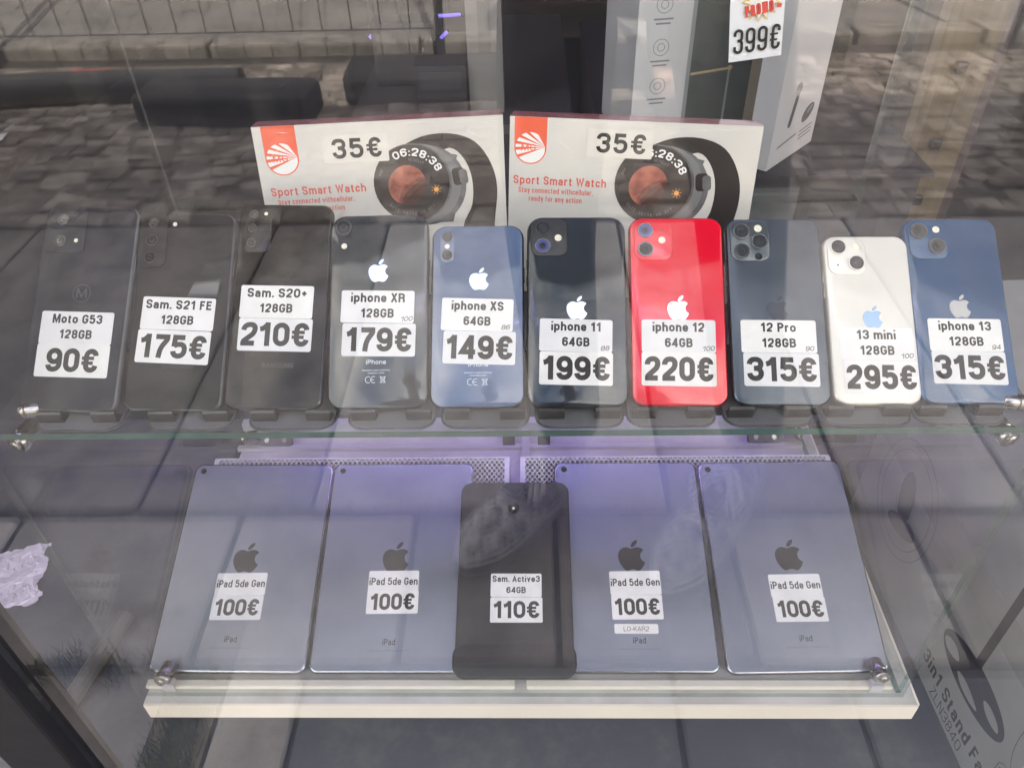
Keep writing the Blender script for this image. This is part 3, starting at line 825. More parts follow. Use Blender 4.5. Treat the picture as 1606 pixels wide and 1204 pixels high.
# ============================================================ PHONES
def glossy(name, col, rough=0.08, coat=0.6, var=0.15, vs=14, **k):
    return mat(name, col, rough, coat=coat, var=var, vscale=vs, rvar=0.05, croughness=0.02, **k)
PH = [
 dict(l='dark blue grey phone with square two lens camera, leftmost on the shelf, priced 90€', org=(-0.3466, .0182, .3767), rot=2.49, tilt=40.09, w=74, h=162.7, r=9,
      back=mat('moto_back', (0.013, 0.015, 0.024), 0.4, spec=0.25, var=0.2, vscale=20), rim=mat('clear_case', (0.13, 0.135, 0.15), 0.2, spec=.6),
      bump=(-18, 141.5, 30.4, 37, 5), bm='back', lens=[(-21.7, 149.9, 4.7, 'd'), (-21.9, 132.9, 4.7, 'd')], flash=[(-9.5, 133.3, 1.6)],
      logo=None, name=(-.3, 64.1, 56, 25.4, .1), price=(-.2, 38.7, 56.1, 25.6, .3), t1='Moto G53', w1=38.5, t2='128GB', w2=25, p='90€', pw=40, marks='m'),
 dict(l='graphite phone with three stacked lenses, second from left on the shelf, priced 175€', org=(-0.2672, .0182, .3767), rot=1.1, tilt=39.42, w=74.5, h=155.7, r=9,
      back=mat('s21_back', (0.014, 0.014, 0.016), 0.42, spec=0.2, var=0.15, vscale=15), rim=mat('clear_case_grey', (0.11, 0.11, 0.12), 0.2, spec=.6),
      bump=(-26.2, 133.4, 22.0, 44.4, 6), bm='back', lens=[(-26.6, 147.2, 4.6, 'b'), (-26.8, 133.2, 4.6, 'b'), (-27.1, 119.2, 4.6, 'b')], flash=[(-9.8, 146.1, 1.7)],
      logo=None, name=(-1.3, 74.6, 56.3, 25.6, -1.6), price=(-2.7, 48.6, 56.2, 25.7, -2.0), t1='Sam. S21 FE', w1=51, t2='128GB', w2=25, p='175€', pw=51, marks='s'),
 dict(l='glossy black phone with upright camera block, third from left on the shelf, priced 210€', org=(-0.1916, .0182, .3767), rot=1.51, tilt=39.83, w=73.7, h=161.9, r=9,
      back=mat('s20_back', (0.007, 0.007, 0.007), 0.1, spec=.25), rim=mat('dark_chrome_rim', (0.10, 0.105, 0.115), 0.15, metal=0.9),
      bump=(-20.7, 140.6, 21.8, 37.3, 5), bm='black', lens=[(-25.0, 152.6, 3.4, 'k'), (-25.2, 141.5, 3.4, 'k'), (-25.2, 129.6, 3.4, 'k')], flash=[(-15.2, 153.1, 1.4)],
      logo=None, name=(-2.1, 82.9, 56, 25.5, -.2), price=(-1.5, 57.2, 56.2, 25.4, -.3), t1='Sam. S20+', w1=46, t2='128GB', w2=25, p='210€', pw=52, marks='s'),
 dict(l='black phone with one round lens and a pale fruit logo, priced 179€', org=(-0.1125, .0182, .3767), rot=-.5, tilt=41.02, w=75.7, h=150.9, r=12,
      back=glossy('xr_back', (0.030, 0.038, 0.046), 0.06), rim=MT['black_plastic'],
      bump=None, bm='black', lens=[(-27.5, 140.8, 6.2, 'x')], flash=[(-27.0, 125.9, 2.2)],
      logo=(-.5, 106.1, 18, 'mirror_logo'), name=(-.7, 77.8, 55.5, 25.1, -1.7), price=(.4, 52.2, 55.4, 25.2, -1.5), t1='iphone XR', w1=41, t2='128GB', w2=25, p='179€', pw=49.5, note='100', marks='i', my=35.3),
 dict(l='grey phone tinted sky blue, with an upright pill shaped two lens camera, priced 149€', org=(-0.0386, .0182, .3767), rot=0, tilt=38.59, w=70.9, h=143.6, r=11,
      back=glossy('xs_back_sky_tint', (0.095, 0.14, 0.25), 0.05), rim=mat('xs_rim', (0.06, 0.06, 0.07), 0.2, metal=0.8),  # blue of the reflected sky put into the back's base colour
      bump=(-23.4, 126.2, 11.6, 26.5, 5.7), bm='back', lens=[(-23.5, 133.6, 4.2, 'g'), (-23.4, 118.8, 4.2, 'g')], flash=[(-23.5, 126.0, 1.9)],
      logo=(1, 100, 17.7, 'mirror_logo'), name=(-.1, 71.6, 54.3, 25.4, -2.1), price=(1.5, 45.9, 54.5, 25.4, -1.9), t1='iphone XS', w1=39.5, t2='64GB', w2=20.5, p='149€', pw=50, note='86', marks='i', my=33),
 dict(l='black phone with a matte square two lens camera and pale fruit logo, priced 199€', org=(0.0356, .0182, .3767), rot=.69, tilt=37.51, w=75.7, h=150.9, r=12,
      back=glossy('eleven_back', (0.028, 0.036, 0.048), 0.06), rim=MT['black_plastic'],
      bump=(-20.9, 133.1, 28.5, 30.5, 7.5), bm='matte', lens=[(-25.5, 140.8, 5.9, 'w'), (-25.8, 125.9, 5.9, 'v')], flash=[(-13.9, 132.6, 2.7)], mic=(-13.9, 140.6),
      logo=(0, 76.8, 18.5, 'mirror_logo'), name=(-.8, 54.9, 54.6, 25.3, -1.6), price=(-.9, 29.4, 54.6, 25.3, -1.2), t1='iphone 11', w1=37.5, t2='64GB', w2=20.5, p='199€', pw=50, note='88', marks=''),
 dict(l='bright red phone with a square two lens camera, priced 220€', org=(0.111, .0182, .3767), rot=.82, tilt=39.65, w=71.5, h=146.7, r=10.5,
      back=glossy('red_back', (0.72, 0.004, 0.028), 0.09, var=0.06), rim=mat('red_rim', (0.45, 0.008, 0.025), 0.25, metal=0.7),
      bump=(-17.5, 127.2, 29, 30.5, 7.5), bm='back', lens=[(-23.4, 135.4, 5.8, 'v'), (-23.5, 120.5, 5.8, 'v2')], flash=[(-10.9, 127.8, 2.7)], mic=(-10.6, 135.5),
      logo=(0, 75, 18.8, 'mirror_logo'), name=(-.1, 53, 54.8, 25.1, -.5), price=(-.5, 27.9, 55, 25.3, -.8), t1='iphone 12', w1=38.5, t2='64GB', w2=20.5, p='220€', pw=50.5, note='100', marks=''),
 dict(l='slate grey matte phone with a three lens camera square, priced 315€', org=(0.1856, .0182, .3767), rot=.73, tilt=37.82, w=71.5, h=146.7, r=10.5,
      back=mat('slate_back', (0.072, 0.090, 0.118), 0.3, metal=0.25, coat=0.35, var=0.1, vscale=12), rim=mat('slate_rim', (0.14, 0.17, 0.21), 0.2, metal=0.9),
      bump=(-17.6, 127.3, 30, 31.5, 8), bm='slate', lens=[(-24.1, 135.0, 6.3, 'p'), (-24.5, 119.4, 6.3, 'p'), (-11.0, 126.8, 6.3, 'p')], flash=[(-11.2, 137.8, 2.9)], mic=(-5.7, 119.4), lidar=(-11.7, 115.2),
      logo=(0, 74.7, 18.9, 'slate_logo'), name=(-.2, 52.5, 55.6, 25.1, -.5), price=(.4, 27.1, 55.3, 25.2, -.6), t1='12 Pro', w1=26, t2='128GB', w2=25, p='315€', pw=51, note='90', marks=''),
 dict(l='cream white small phone with a diagonal two lens camera, priced 295€', org=(0.2551, .0182, .3767), rot=.62, tilt=37.9, w=64.2, h=131.5, r=10,
      back=glossy('cream_back', (0.70, 0.685, 0.635), 0.10, var=0.04), rim=mat('cream_rim', (0.62, 0.59, 0.53), 0.3, metal=0.6),
      bump=(-14.9, 114.4, 28.5, 29.2, 7.5), bm='back', lens=[(-20.8, 121.8, 6.3, 'k'), (-8.1, 109.0, 6.3, 'k')], flash=[(-7.4, 122.3, 2.6)], mic=(-22.0, 107.4),
      logo=(.6, 67, 17.3, 'blue_logo'), name=(2, 46.1, 54, 24.9, -.5), price=(3.2, 20.6, 54, 25.4, -.6), t1='13 mini', w1=28.5, t2='128GB', w2=25, p='295€', pw=50.5, note='100', marks=''),
 dict(l='blue phone with a diagonal two lens camera, rightmost on the shelf, priced 315€', org=(0.3216, .0182, .3767), rot=.82, tilt=36.18, w=71.5, h=146.7, r=10.5,
      back=glossy('blue_back', (0.018, 0.070, 0.170), 0.10, var=0.1), rim=mat('blue_rim', (0.05, 0.13, 0.26), 0.25, metal=0.7),
      bump=(-17.7, 128.6, 29.1, 31, 7.5), bm='back', lens=[(-24.4, 135.2, 6.4, 'p'), (-11.8, 122.7, 6.4, 'p')], flash=[(-11.0, 136.6, 2.7)], mic=(-25.6, 120.9),
      logo=(.2, 75.2, 18.3, 'beige_logo'), name=(1.7, 52.7, 53.6, 25.2, -.6), price=(1.6, 27.5, 53.4, 25, -1.0), t1='iphone 13', w1=38.5, t2='128GB', w2=25, p='315€', pw=50.5, note='94', marks=''),
]
matte_black = mat('matte_camera_block', (0.028, 0.029, 0.032), 0.4)
slate_bump = mat('slate_camera_block', (0.10, 0.115, 0.125), 0.12, metal=0.3, coat=0.8)
bronze = mat('bronze_ring', (0.07, 0.05, 0.04), 0.4, metal=0.9)
for P in PH:
    t = R(P['tilt']); r = R(P['rot'])
    u = Vector((0, math.cos(t), math.sin(t))); x = Vector((1, 0, 0))
    ex = x * math.cos(r) - u * math.sin(r); ey = u * math.cos(r) + x * math.sin(r)
    ph = empty('phone', P['l'], 'phone', frame(P['org'], ex, ey), 'phones in a row on the glass shelf')
    w, h, rr = P['w'], P['h'], P['r']
    mb = MB(.001); mb.plate(0, h / 2, w, h, rr, -7.9, -.35, 2.6, 10, 5)
    b = mb.build('body', P['rim'], ph, smooth=True)
    for sx, yy, ln in ((1, h * .68, 12), (-1, h * .72, 8), (-1, h * .63, 8)):
        mb = MB(.001); mb.bbox(sx * w / 2 - .4, sx * w / 2 + .5, yy, yy + ln, -5.4, -2.8, .35)
        mb.build('side_button', P['rim'], b)
    mb = MB(.001); mb.plate(0, h / 2, w - 2.6, h - 2.6, rr - 1.2, -.6, 0, .35, 10, 2)
    mb.build('back_glass', P['back'], ph, smooth=True)
    ztop = 0
    cb = ph
    if P['bump']:
        bx, by, bw, bh, br = P['bump']
        ztop = 1.1
        bmm = {'back': P['back'], 'black': P['back'], 'matte': matte_black, 'slate': slate_bump}[P['bm']]
        mb = MB(.001); mb.plate(bx, by, bw, bh, br, -.1, ztop, .7, 8, 3)
        cb = mb.build('camera_block', bmm, ph, smooth=True)
    for lx, ly, lr, kind in P['lens']:
        o0 = MB(.001)
        hgt = {'p': 1.5, 'w': 1.0, 'k': 1.0 if lr > 5 else .1, 'v': 1.0, 'v2': 1.0, 'x': 1.1}.get(kind, .5)
        o0.ring(lx, ly, ztop - .05, ztop + hgt, lr * .84, lr, 30)
        ringm = {'b': bronze, 'd': MT['black_plastic'], 'p': MT['ring_metal'], 'w': matte_black, 'x': matte_black, 'g': MT['black_plastic'], 'k': MT['black_plastic'],
                 'v': MT['ring_metal'], 'v2': MT['ring_metal']}[kind]
        if kind == 'k' and P['w'] < 65: ringm = P['rim']
        rg = o0.build('lens', ringm, cb, smooth=True)
        mm = MB(.001)
        mm.disc(lx, ly, ztop - .05, ztop + hgt * .55, lr * .845, 30)
        mm.disc(lx, ly, ztop + hgt * .55, ztop + hgt * .56 + .02, lr * .5, 24, mi=1)
        mm.disc(lx, ly, ztop + hgt * .56 + .02, ztop + hgt * .56 + .05, lr * .26, 20, mi=2)
        lm = {'v': MT['lens_blue'], 'v2': MT['lens_in']}.get(kind, MT['lens'])
        if cb is ph:
            mm.build('lens_glass', [lm, MT['lens_in'], MT['lens']], rg, smooth=False)
        else:
            g = mm.build('lens_glass', [lm, MT['lens_in'], MT['lens']], cb, smooth=False)
    for fx, fy, fr in P['flash']:
        mb = MB(.001); mb.disc(fx, fy, ztop - .05, ztop + .25, fr, 20, .12, )
        mb.build('flash', MT['flash'], cb)
    if P.get('mic'):
        mb = MB(.001); mb.disc(*P['mic'], ztop - .05, ztop + .06, .8, 12); mb.build('microphone', MT['slot'], cb)
    if P.get('lidar'):
        mb = MB(.001); mb.disc(*P['lidar'], ztop - .05, ztop + .1, 2.9, 22); mb.build('sensor', MT['lens'], cb)
    if P['logo']:
        lx, ly, H, lm = P['logo']; logo(ph, lx, ly, H, MT[lm], .05)
    n = sticker(ph, 'name_label', P['name'], .06, [(P['t1'], 0, 3.5, 7.1, P['w1'], .215), (P['t2'], 0, -8.4, 7.0, P['w2'], .215)], P.get('note'))
    pl = P['price']
    sticker(ph, 'price_label', pl, .22, [(P['p'], 0, -8.9, 18.4, P['pw'], .215)])
    mb = MB(.001)
    if P['marks'] == 'i':
        my = P['my']
        text(mb, 'iPhone', -1.4 if P['w'] > 75 else .7, my - 1.5, 3.4, 15, .03, .14)
        text(mb, 'Designed by Apple in California', -1.4 if P['w'] > 75 else .7, my - 6.6, 1.1, 20.5, .03, .14)
        text(mb, 'Assembled in China', -1.4 if P['w'] > 75 else .7, my - 8.7, 1.1, 12.5, .03, .14)
        cx = -5.2 if P['w'] > 75 else -3.2; cy = my - 13.2
        for k, dx in enumerate((-1.8, 2.2)):
            arc = [(cx + dx + 2.2 * math.cos(a), cy + 2.4 * math.sin(a)) for a in [R(60 + 240 * i / 12) for i in range(13)]]
            stroke(mb, arc, .42, False, .03, lambda a, b: (a, b))
        stroke(mb, [(cx + .2, cy), (cx + 2.6, cy)], .42, False, .035, lambda a, b: (a, b))
        bx2 = cx + 9.0
        for L in ([(bx2 - 1.6, cy + 2), (bx2 - 1.0, cy - 2.2), (bx2 + 1.0, cy - 2.2), (bx2 + 1.6, cy + 2)], [(bx2 - 2.1, cy + 2), (bx2 + 2.1, cy + 2)],
                  [(bx2 - 2.2, cy - 2.6), (bx2 + 2.2, cy + 2.6)], [(bx2 + 2.2, cy - 2.6), (bx2 - 2.2, cy + 2.6)]):
            stroke(mb, L, .35, False, .032, lambda a, b: (a, b))
        o = mb.build('engraving', MT['white_print'], ph); o['kind'] = 'stuff'
    elif P['marks'] == 's':
        text(mb, 'SAMSUNG', 2, 32, 3.6, 24, .03, .15)
        o = mb.build('engraving', MT['dark_print'], ph); o['kind'] = 'stuff'
    elif P['marks'] == 'm':
        text(mb, 'M', 0, 88, 7, 8, .03, .16)
        mb.ring(0, 91.5, .0, .03, 6.6, 7.1, 30)
        o = mb.build('maker_mark', MT['dark_print'], ph); o['kind'] = 'stuff'

# phone stands
SX = [-0.3369, -0.2527, -0.1764, -0.1021, -0.0327, 0.037, 0.1044, 0.1749, 0.2462, 0.3129]
SN = ['dark blue grey phone priced 90€', 'graphite phone priced 175€', 'glossy black phone priced 210€', 'single lens black phone priced 179€', 'sky tinted grey phone priced 149€',
      'black phone priced 199€', 'red phone priced 220€', 'slate grey phone priced 315€', 'cream white phone priced 295€', 'rightmost blue phone']
for k, x in enumerate(SX):
    st = empty('phone_stand', 'grey woven pattern stand with two lugs under the ' + SN[k], 'stand', loc=(x, 0.0, ZS + .0004), group='stands under the phones')
    mb = MB(.001); mb.plate(0, 53.5, 66, 98, 13, 0, 1.0, .3, 8, 2)
    bp = mb.build('base_plate', MT['stand_rim'], st, smooth=True)
    mb = MB(.001); mb.poly(rounded(0, 53.5, 62.5, 94.5, 11.5, 0, 8), 1.02, 1.25)
    mb.build('woven_insert', MT['stand'], bp)
    px = (PH[k]['org'][0] - x) * 1000
    t = R(PH[k]['tilt'])
    n = Vector((0, -math.sin(t), math.cos(t))); u = Vector((0, math.cos(t), math.sin(t)))
    org = Vector((px, 18.2, 8.5)) - n * 10.4
    mb = MB(1)
    mb.plate(0, 46, 44, 84, 8, -1.2, 1.2, .5, 6, 2)
    o = mb.build('back_rest', MT['black_plastic'], st, smooth=True)
    o.matrix_local = frame(org * .001, (1, 0, 0), u) @ Matrix.Scale(.001, 4)
    mb = MB(.001)
    for s in (-1, 1):
        c = s * 20.5
        lug = MB(.001)
        # hook: sits on the base, carries the lower edge and folds up a little over the phone's back
        prof = [(13.6, 1.3), (12.8, 5), (13.2, 9.5), (14.6, 11.2), (15.9, 10.8), (15.2, 7.6), (16.5, 4), (22, 2.2), (22, 1.3)]
        zc = [(q[0], q[1]) for q in prof]
        hw = 9.2
        lug.loops([[(c - hw, y, z) for y, z in zc], [(c + hw, y, z) for y, z in zc]])
        lug.build('lug', MT['black_plastic'], st)

# ============================================================ TABLETS
iw, ih = 167.5, 240.0
TB = [(-0.3218, .45, (-1, 124.4, 34.4), (-1.2, 94, 56.2, 25.2, .9), (-1.1, 68, 56, 26.3, .6), 34, 'leftmost grey tablet with a dark fruit logo on the base'),
      (-0.1515, -.14, (-.6, 124.6, 35), (-.8, 96.2, 55.6, 25, .2), (-.3, 73.9, 56.5, 25.1, .4), 31, 'grey tablet with a dark fruit logo, left of the black rugged tablet'),
      (0.1115, .05, (-.4, 125.8, 35), (1.8, 94.6, 55.4, 26.2, .6), (2.1, 68.1, 54.8, 26.3, .3), 32.7, 'grey tablet with an extra white strip label under its price, right of the black tablet'),
      (0.2850, -1.0, (2, 125.7, 35), (3.4, 91.1, 55.8, 25.2, -.2), (3.9, 65.5, 55.5, 26.2, -.5), 34.7, 'rightmost grey tablet with a dark fruit logo on the base')]
for bx, rot, lg, nl, pl, iy, lab in TB:
    r = R(rot); x = Vector((1, 0, 0))
    ex = x * math.cos(r) - tu * math.sin(r); ey = tu * math.cos(r) + x * math.sin(r)
    tb = empty('tablet', lab, 'tablet', frame((bx, .0177, .008), ex, ey), 'grey tablets lying on the risers')
    mb = MB(.001); mb.plate(0, ih / 2, iw, ih, 10, -7.0, -.02, 2.8, 8, 5)
    b = mb.build('body', MT['ipad_edge'], tb, smooth=True)
    mb = MB(.001); mb.plate(0, ih / 2, iw - 4.4, ih - 4.4, 8.2, -.4, .015, .2, 8, 1)
    mb.build('back_panel', MT['ipad'], tb)
    mb = MB(.001); mb.ring(-iw / 2 + 11.5, ih - 9.5, -.05, .12, 3.0, 3.5, 20); mb.disc(-iw / 2 + 11.5, ih - 9.5, -.05, .06, 3.0, 20)
    mb.build('camera_lens', MT['lens'], tb)
    mb = MB(.001)
    mb.bbox(iw / 2 - 1, iw / 2 + .3, ih - 48, ih - 30, -5, -3, .4); mb.build('volume_button', MT['ipad'], tb)
    logo(tb, *lg, MT['dark_logo'], .04)
    mb = MB(.001)
    text(mb, 'iPad', nl[0], iy - 2.5, 6.2, 13.5, .03, .13)
    text(mb, 'Designed by Apple in California Assembled in China', nl[0], iy - 9, 1.5, 44, .03, .05)
    o = mb.build('engraving', MT['slate_logo'], tb); o['kind'] = 'stuff'
    sticker(tb, 'name_label', nl, .05, [('iPad 5de Gen', 0, -3.4, 8.2, 53.5, .175)])
    sticker(tb, 'price_label', pl, .22, [('100€', 0, -8.4, 18, 48.5, .205)])
    if 'extra' in lab:
        sticker(tb, 'strip_label', (-.5, 45.2, 46.4, 10.1, -.2), .05, [('LO-KAR2', 0, -2.5, 5.0, 27, .11)])
tb = empty('tablet', 'black rugged cased small tablet lying in the middle over the grey ones, priced 110€', 'tablet', frame((-.0185, .010, .0175), (1, 0, 0), tu))
mb = MB(.001); mb.plate(0, 107, 124, 214, 13, -8.4, 0, 2.4, 8, 4)
cv = mb.build('rugged_cover', MT['rubber'], tb, smooth=True)
mb = MB(.001); mb.plate(0, 15, 129, 36, 14, -8.8, .05, 2.6, 8, 4)
mb.build('corner_guard', MT['rubber'], tb, smooth=True)
mb = MB(.001)
for ring in (rounded(0, 107, 112, 203, 9, 0, 6),):
    inner = rounded(0, 107, 110.6, 201.6, 8.4, 0, 6)
    n = len(ring)
    mb.add([(a, b, .03) for a, b in ring] + [(a, b, .03) for a, b in inner], [(i, (i + 1) % n, n + (i + 1) % n, n + i) for i in range(n)])
mb.build('cover_seam', MT['black_plastic'], cv)
mb = MB(.001); mb.ring(-1.5, 181.5, -.02, .5, 5.2, 6.4, 26); mb.disc(-1.5, 181.5, -.02, .1, 5.2, 26)
cl = mb.build('camera_lens', MT['lens'], tb)
mb = MB(.001); mb.disc(-1.5, 181.5, .1, .3, 1.5, 14); mb.build('flash', MT['flash'], cl)
sticker(tb, 'name_label', (1.7, 93, 55.1, 25.5, -.3), .05, [('Sam. Active3', 0, 3.6, 6.9, 51.5, .20), ('64GB', 0, -8.6, 6.8, 21, .20)])
sticker(tb, 'price_label', (2.0, 66.5, 55.8, 26.8, -.1), .22, [('110€', 0, -8.8, 18.2, 49, .205)])

# ============================================================ WATCH BOXES
card = mat('box_card_white', (0.70, 0.66, 0.61), 0.35, coat=0.5, var=0.06, vscale=10, vcol=(0.60, 0.58, 0.56), bump=0.25, bscale=45)
card_top = mat('box_card_crimson', (0.45, 0.10, 0.14), 0.25, coat=0.8, var=0.5, vscale=60, vcol=(0.62, 0.35, 0.38), stretch=(.3, 1, 1))
orange = mat('print_orange_red', (0.80, 0.115, 0.05), 0.4, coat=0.3)
redtxt = mat('print_red_text', (0.66, 0.11, 0.075), 0.5)
wblack = mat('print_watch_black', (0.016, 0.014, 0.014), 0.35, coat=0.5, var=0.4, vscale=40, vcol=(0.035, 0.03, 0.03))
wgrey = mat('print_watch_case', (0.06, 0.06, 0.063), 0.35, coat=0.5, var=0.6, vscale=35, vcol=(0.17, 0.17, 0.175))
wlight = mat('print_watch_edge', (0.19, 0.195, 0.20), 0.35, coat=0.5)
strapm = mat('print_watch_strap', (0.030, 0.024, 0.022), 0.45, coat=0.3, var=0.4, vscale=25)
mars = mat('print_planet', (0.46, 0.145, 0.095), 0.4, coat=0.4, var=0.8, vscale=45, vcol=(0.16, 0.035, 0.025), detail=8, ramp=(0.42, 0.68))
mars_s = [mat('print_planet_dusk', tuple(c * f for c in (0.46, 0.145, 0.095)), 0.4, coat=0.4, var=0.8, vscale=45, vcol=tuple(c * f for c in (0.16, 0.035, 0.025)), detail=8, ramp=(0.42, 0.68)) for f in (.6, .32, .15)]
marsd = mat('print_planet_dark', (0.05, 0.018, 0.015), 0.4, coat=0.4)
sunm = mat('print_sun_icon', (0.85, 0.38, 0.06), 0.4)
whitep = mat('print_white', (0.82, 0.82, 0.82), 0.4)
dimp = mat('print_dim_grey', (0.16, 0.15, 0.15), 0.4)
film = mat('price_film', (0.70, 0.665, 0.62), 0.3, coat=0.5)
wrap = mat('plastic_wrap_crease', (0.85, 0.84, 0.80), 0.15, coat=1.0)

def ell(cx, cy, rx, ry, n=40, rot=0, a0=0, a1=360):
    out = []
    for i in range(n if a1 - a0 >= 360 else n + 1):
        a = R(a0 + (a1 - a0) * i / n)
        x, y = rx * math.cos(a), ry * math.sin(a)
        out.append((cx + x * math.cos(rot) - y * math.sin(rot), cy + x * math.sin(rot) + y * math.cos(rot)))
    return out

def smooth_poly(pts, n=6):
    out = []; m = len(pts)
    for i in range(m):
        p0, p1, p2, p3 = (pts[(i + k) % m] for k in (-1, 0, 1, 2))
        for j in range(n):
            t = j / n
            out.append(tuple(.5 * (2 * p1[q] + (p2[q] - p0[q]) * t + (2 * p0[q] - 5 * p1[q] + 4 * p2[q] - p3[q]) * t * t + (3 * p1[q] - p0[q] - 3 * p2[q] + p3[q]) * t**3) for q in (0, 1)))
    return out
def ccw(p):
    a = sum(p[i][0] * p[(i + 1) % len(p)][1] - p[(i + 1) % len(p)][0] * p[i][1] for i in range(len(p)))
    return p if a > 0 else p[::-1]

def watch_box(org, yaw, label, pr_c, rot_in, dx, dy, seed):
    rnd = random.Random(seed)
    a = R(yaw); ti = R(12)
    ex = Vector((math.cos(a), math.sin(a), 0)); back = Vector((-math.sin(a), math.cos(a), 0))
    ey = Vector((0, 0, 1)) * math.cos(ti) + back * math.sin(ti)
    m = frame(org, ex, ey) @ Matrix.Rotation(R(rot_in), 4, 'Z')
    b = empty('watch_box', label, 'box', m, 'smart watch boxes behind the phones')
    W = 202.0; H = 151.0
    mb = MB(.001)
    mb.box(0, W, -H, 0, -26, 0, mats6=(0, 0, 1, 1, 1, 1))
    body = mb.build('carton_body', [card, card_top], b)
    # white return of the lid under the crimson edge
    def pr(name, mats, fn, parent=b, kind=None):
        q = MB(.001); fn(q); o = q.build(name, mats, parent)
        if kind: o['kind'] = kind
        return o
    cx, cy, cr = 20.6 + dx, -26.0 + dy, 13.4
    def emblem(q):
        st = [(cx - cr, -.1)] + ell(cx, cy, cr, cr, 24, 0, 180, 360) + [(cx + cr, -.1)]
        q.poly(ccw(st), .06, mi=0)
        rr = cr - 1.0
        F = (cx + rr * .98, cy + 1.0)
        def edge(angle):
            d = (math.cos(R(angle)), math.sin(R(angle)))
            fx, fy = F[0] - cx, F[1] - cy
            B = fx * d[0] + fy * d[1]; C_ = fx * fx + fy * fy - rr * rr
            t = -B + math.sqrt(max(B * B - C_, 0)); return (F[0] + d[0] * t, F[1] + d[1] * t)
        for w0, w1 in ((121, 139), (146, 156), (162, 170), (176, 182), (188, 197)):
            arc = [edge(w0 + (w1 - w0) * k / 5) for k in range(6)]
            q.poly(ccw([F] + arc), .10, mi=1)
        arc = [edge(203 + (268 - 203) * k / 12) for k in range(13)]
        q.poly(ccw([F] + arc), .10, mi=1)
        text(q, 'MG', cx - 1.5, cy - 2.6, 5.5, 12, .14, .16, mi=0)
    pr('brand_emblem', [orange, whitep], emblem)
    def title(q):
        text(q, 'Sport Smart Watch', 7 + dx, -56 + dy, 7.0, 78, .06, .175, anchor='l')
        text(q, 'Stay connected withcellular,', 43 + dx, -63.3 + dy, 4.6, 63, .06, .15)
        text(q, 'ready for any action', 43 + dx, -70.3 + dy, 4.6, 45, .06, .15)
    pr('title_lettering', redtxt, title, kind='stuff')
    def strap(q):
        outer = [(116, -24), (134, -14), (158, -12.5), (178, -20), (190.5, -38), (195, -60), (191.5, -90), (188, -135)]
        inner = [(160, -135), (164, -92), (173, -72), (174, -50), (168, -33), (157, -24), (140, -30)]
        q.poly(ccw(smooth_poly([(x + dx * 1.0, y + dy) for x, y in outer + inner], 4)), .05, mi=0)
        q.poly(ccw(ell(136 + dx, -54 + dy, 33, 33.5)), .09, mi=1)
        q.poly(ccw([(150 + dx, -27 + dy), (163 + dx, -30 + dy), (160 + dx, -39 + dy), (157 + dx, -50 + dy), (162 + dx, -66 + dy), (156 + dx, -86 + dy), (140 + dx, -86 + dy)]), .10, mi=1)
        q.poly(ccw(ell(131 + dx, -53 + dy, 33.5, 33.5)), .12, mi=2)
        q.poly(ccw(rounded(163 + dx, -47.5 + dy, 10.5, 14.5, 3.2, R(8))), .16, mi=3)
        q.poly(ccw(rounded(167 + dx, -48 + dy, 7, 12.5, 2.8, R(8))), .18, mi=1)
        q.poly(ccw(ell(124.5 + dx, -51.5 + dy, 32.6, 32.6)), .15, mi=1)
    pr('watch_picture', [strapm, wgrey, wlight, wblack], strap)
    fx, fy = 123.5 + dx, -51.5 + dy
    def face(q):
        q.poly(ccw(ell(fx, fy, 31.6, 31.8)), .20, mi=0)
        q.poly(ccw(ell(fx - 4, fy - 1.2, 15.5, 16.8, 40, R(-20))), .24, mi=1)
        # night side of the printed planet
        for kk in range(4):
            lim = ell(fx - 4, fy - 1.2, 15.6 + kk * .1, 16.9 + kk * .1, 30, R(-20), -100 + kk * 6, 42 - kk * 6)
            c0, c1 = lim[-1], lim[0]
            inn = [(c0[0] + (c1[0] - c0[0]) * t + (6 - 2.6 * kk) * -math.sin(math.pi * t) * .9, c0[1] + (c1[1] - c0[1]) * t + (5 - 2.6 * kk) * math.sin(math.pi * t) * .6) for t in [j / 10 for j in range(1, 10)]]
            q.poly(ccw(lim + inn), .26 + kk * .02, mi=4 + kk if kk < 3 else 2)
        q.poly(ccw(ell(fx + 20, fy - 6, 2.1, 2.1, 14)), .24, mi=3)
        for k in range(8):
            t = k * math.pi / 4 + .2; c, s = math.cos(t), math.sin(t)
            q.poly(ccw([(fx + 20 + c * 2.8 - s * .35, fy - 6 + s * 2.8 + c * .35), (fx + 20 + c * 2.8 + s * .35, fy - 6 + s * 2.8 - c * .35), (fx + 20 + c * 4.6, fy - 6 + s * 4.6)]), .24, mi=3)
    pr('watch_face', [wblack, mars, marsd, sunm, mars_s[0], mars_s[1], mars_s[2]], face)
    def numerals(q):
        text(q, '06:28:38', 0, 0, 6.4, 39, .25, .19, arc=(fx, fy, 22.8, R(72)), mi=0)
        text(q, 'MONDAY', 0, 0, 2.8, 12, .25, .15, arc=(fx, fy, 18.3, R(74)), mi=1)
        text(q, 'PM', 0, 0, 2.4, 5, .25, .15, arc=(fx, fy, 25.5, R(158)), mi=1)
        for k, ch in enumerate('DATE 10/18 HR OFF'):
            if ch == ' ': continue
            th = R(222 + k * 5.6); rr = 27.0
            text(q, ch, fx + rr * math.cos(th), fy + rr * math.sin(th), 2.6, None, .25, .15, th + math.pi / 2, mi=1)
    pr('watch_numerals', [whitep, dimp], numerals, kind='stuff')
    sx, sy = pr_c
    q = MB(.001); q.poly(rounded(sx, sy, 53, 22.5, 1.2), .30, .36)
    stp = q.build('price_label', film, b)
    q = MB(.001); text(q, '35€', sx + 1, sy - 7.6, 15.8, 40, .40, .19)
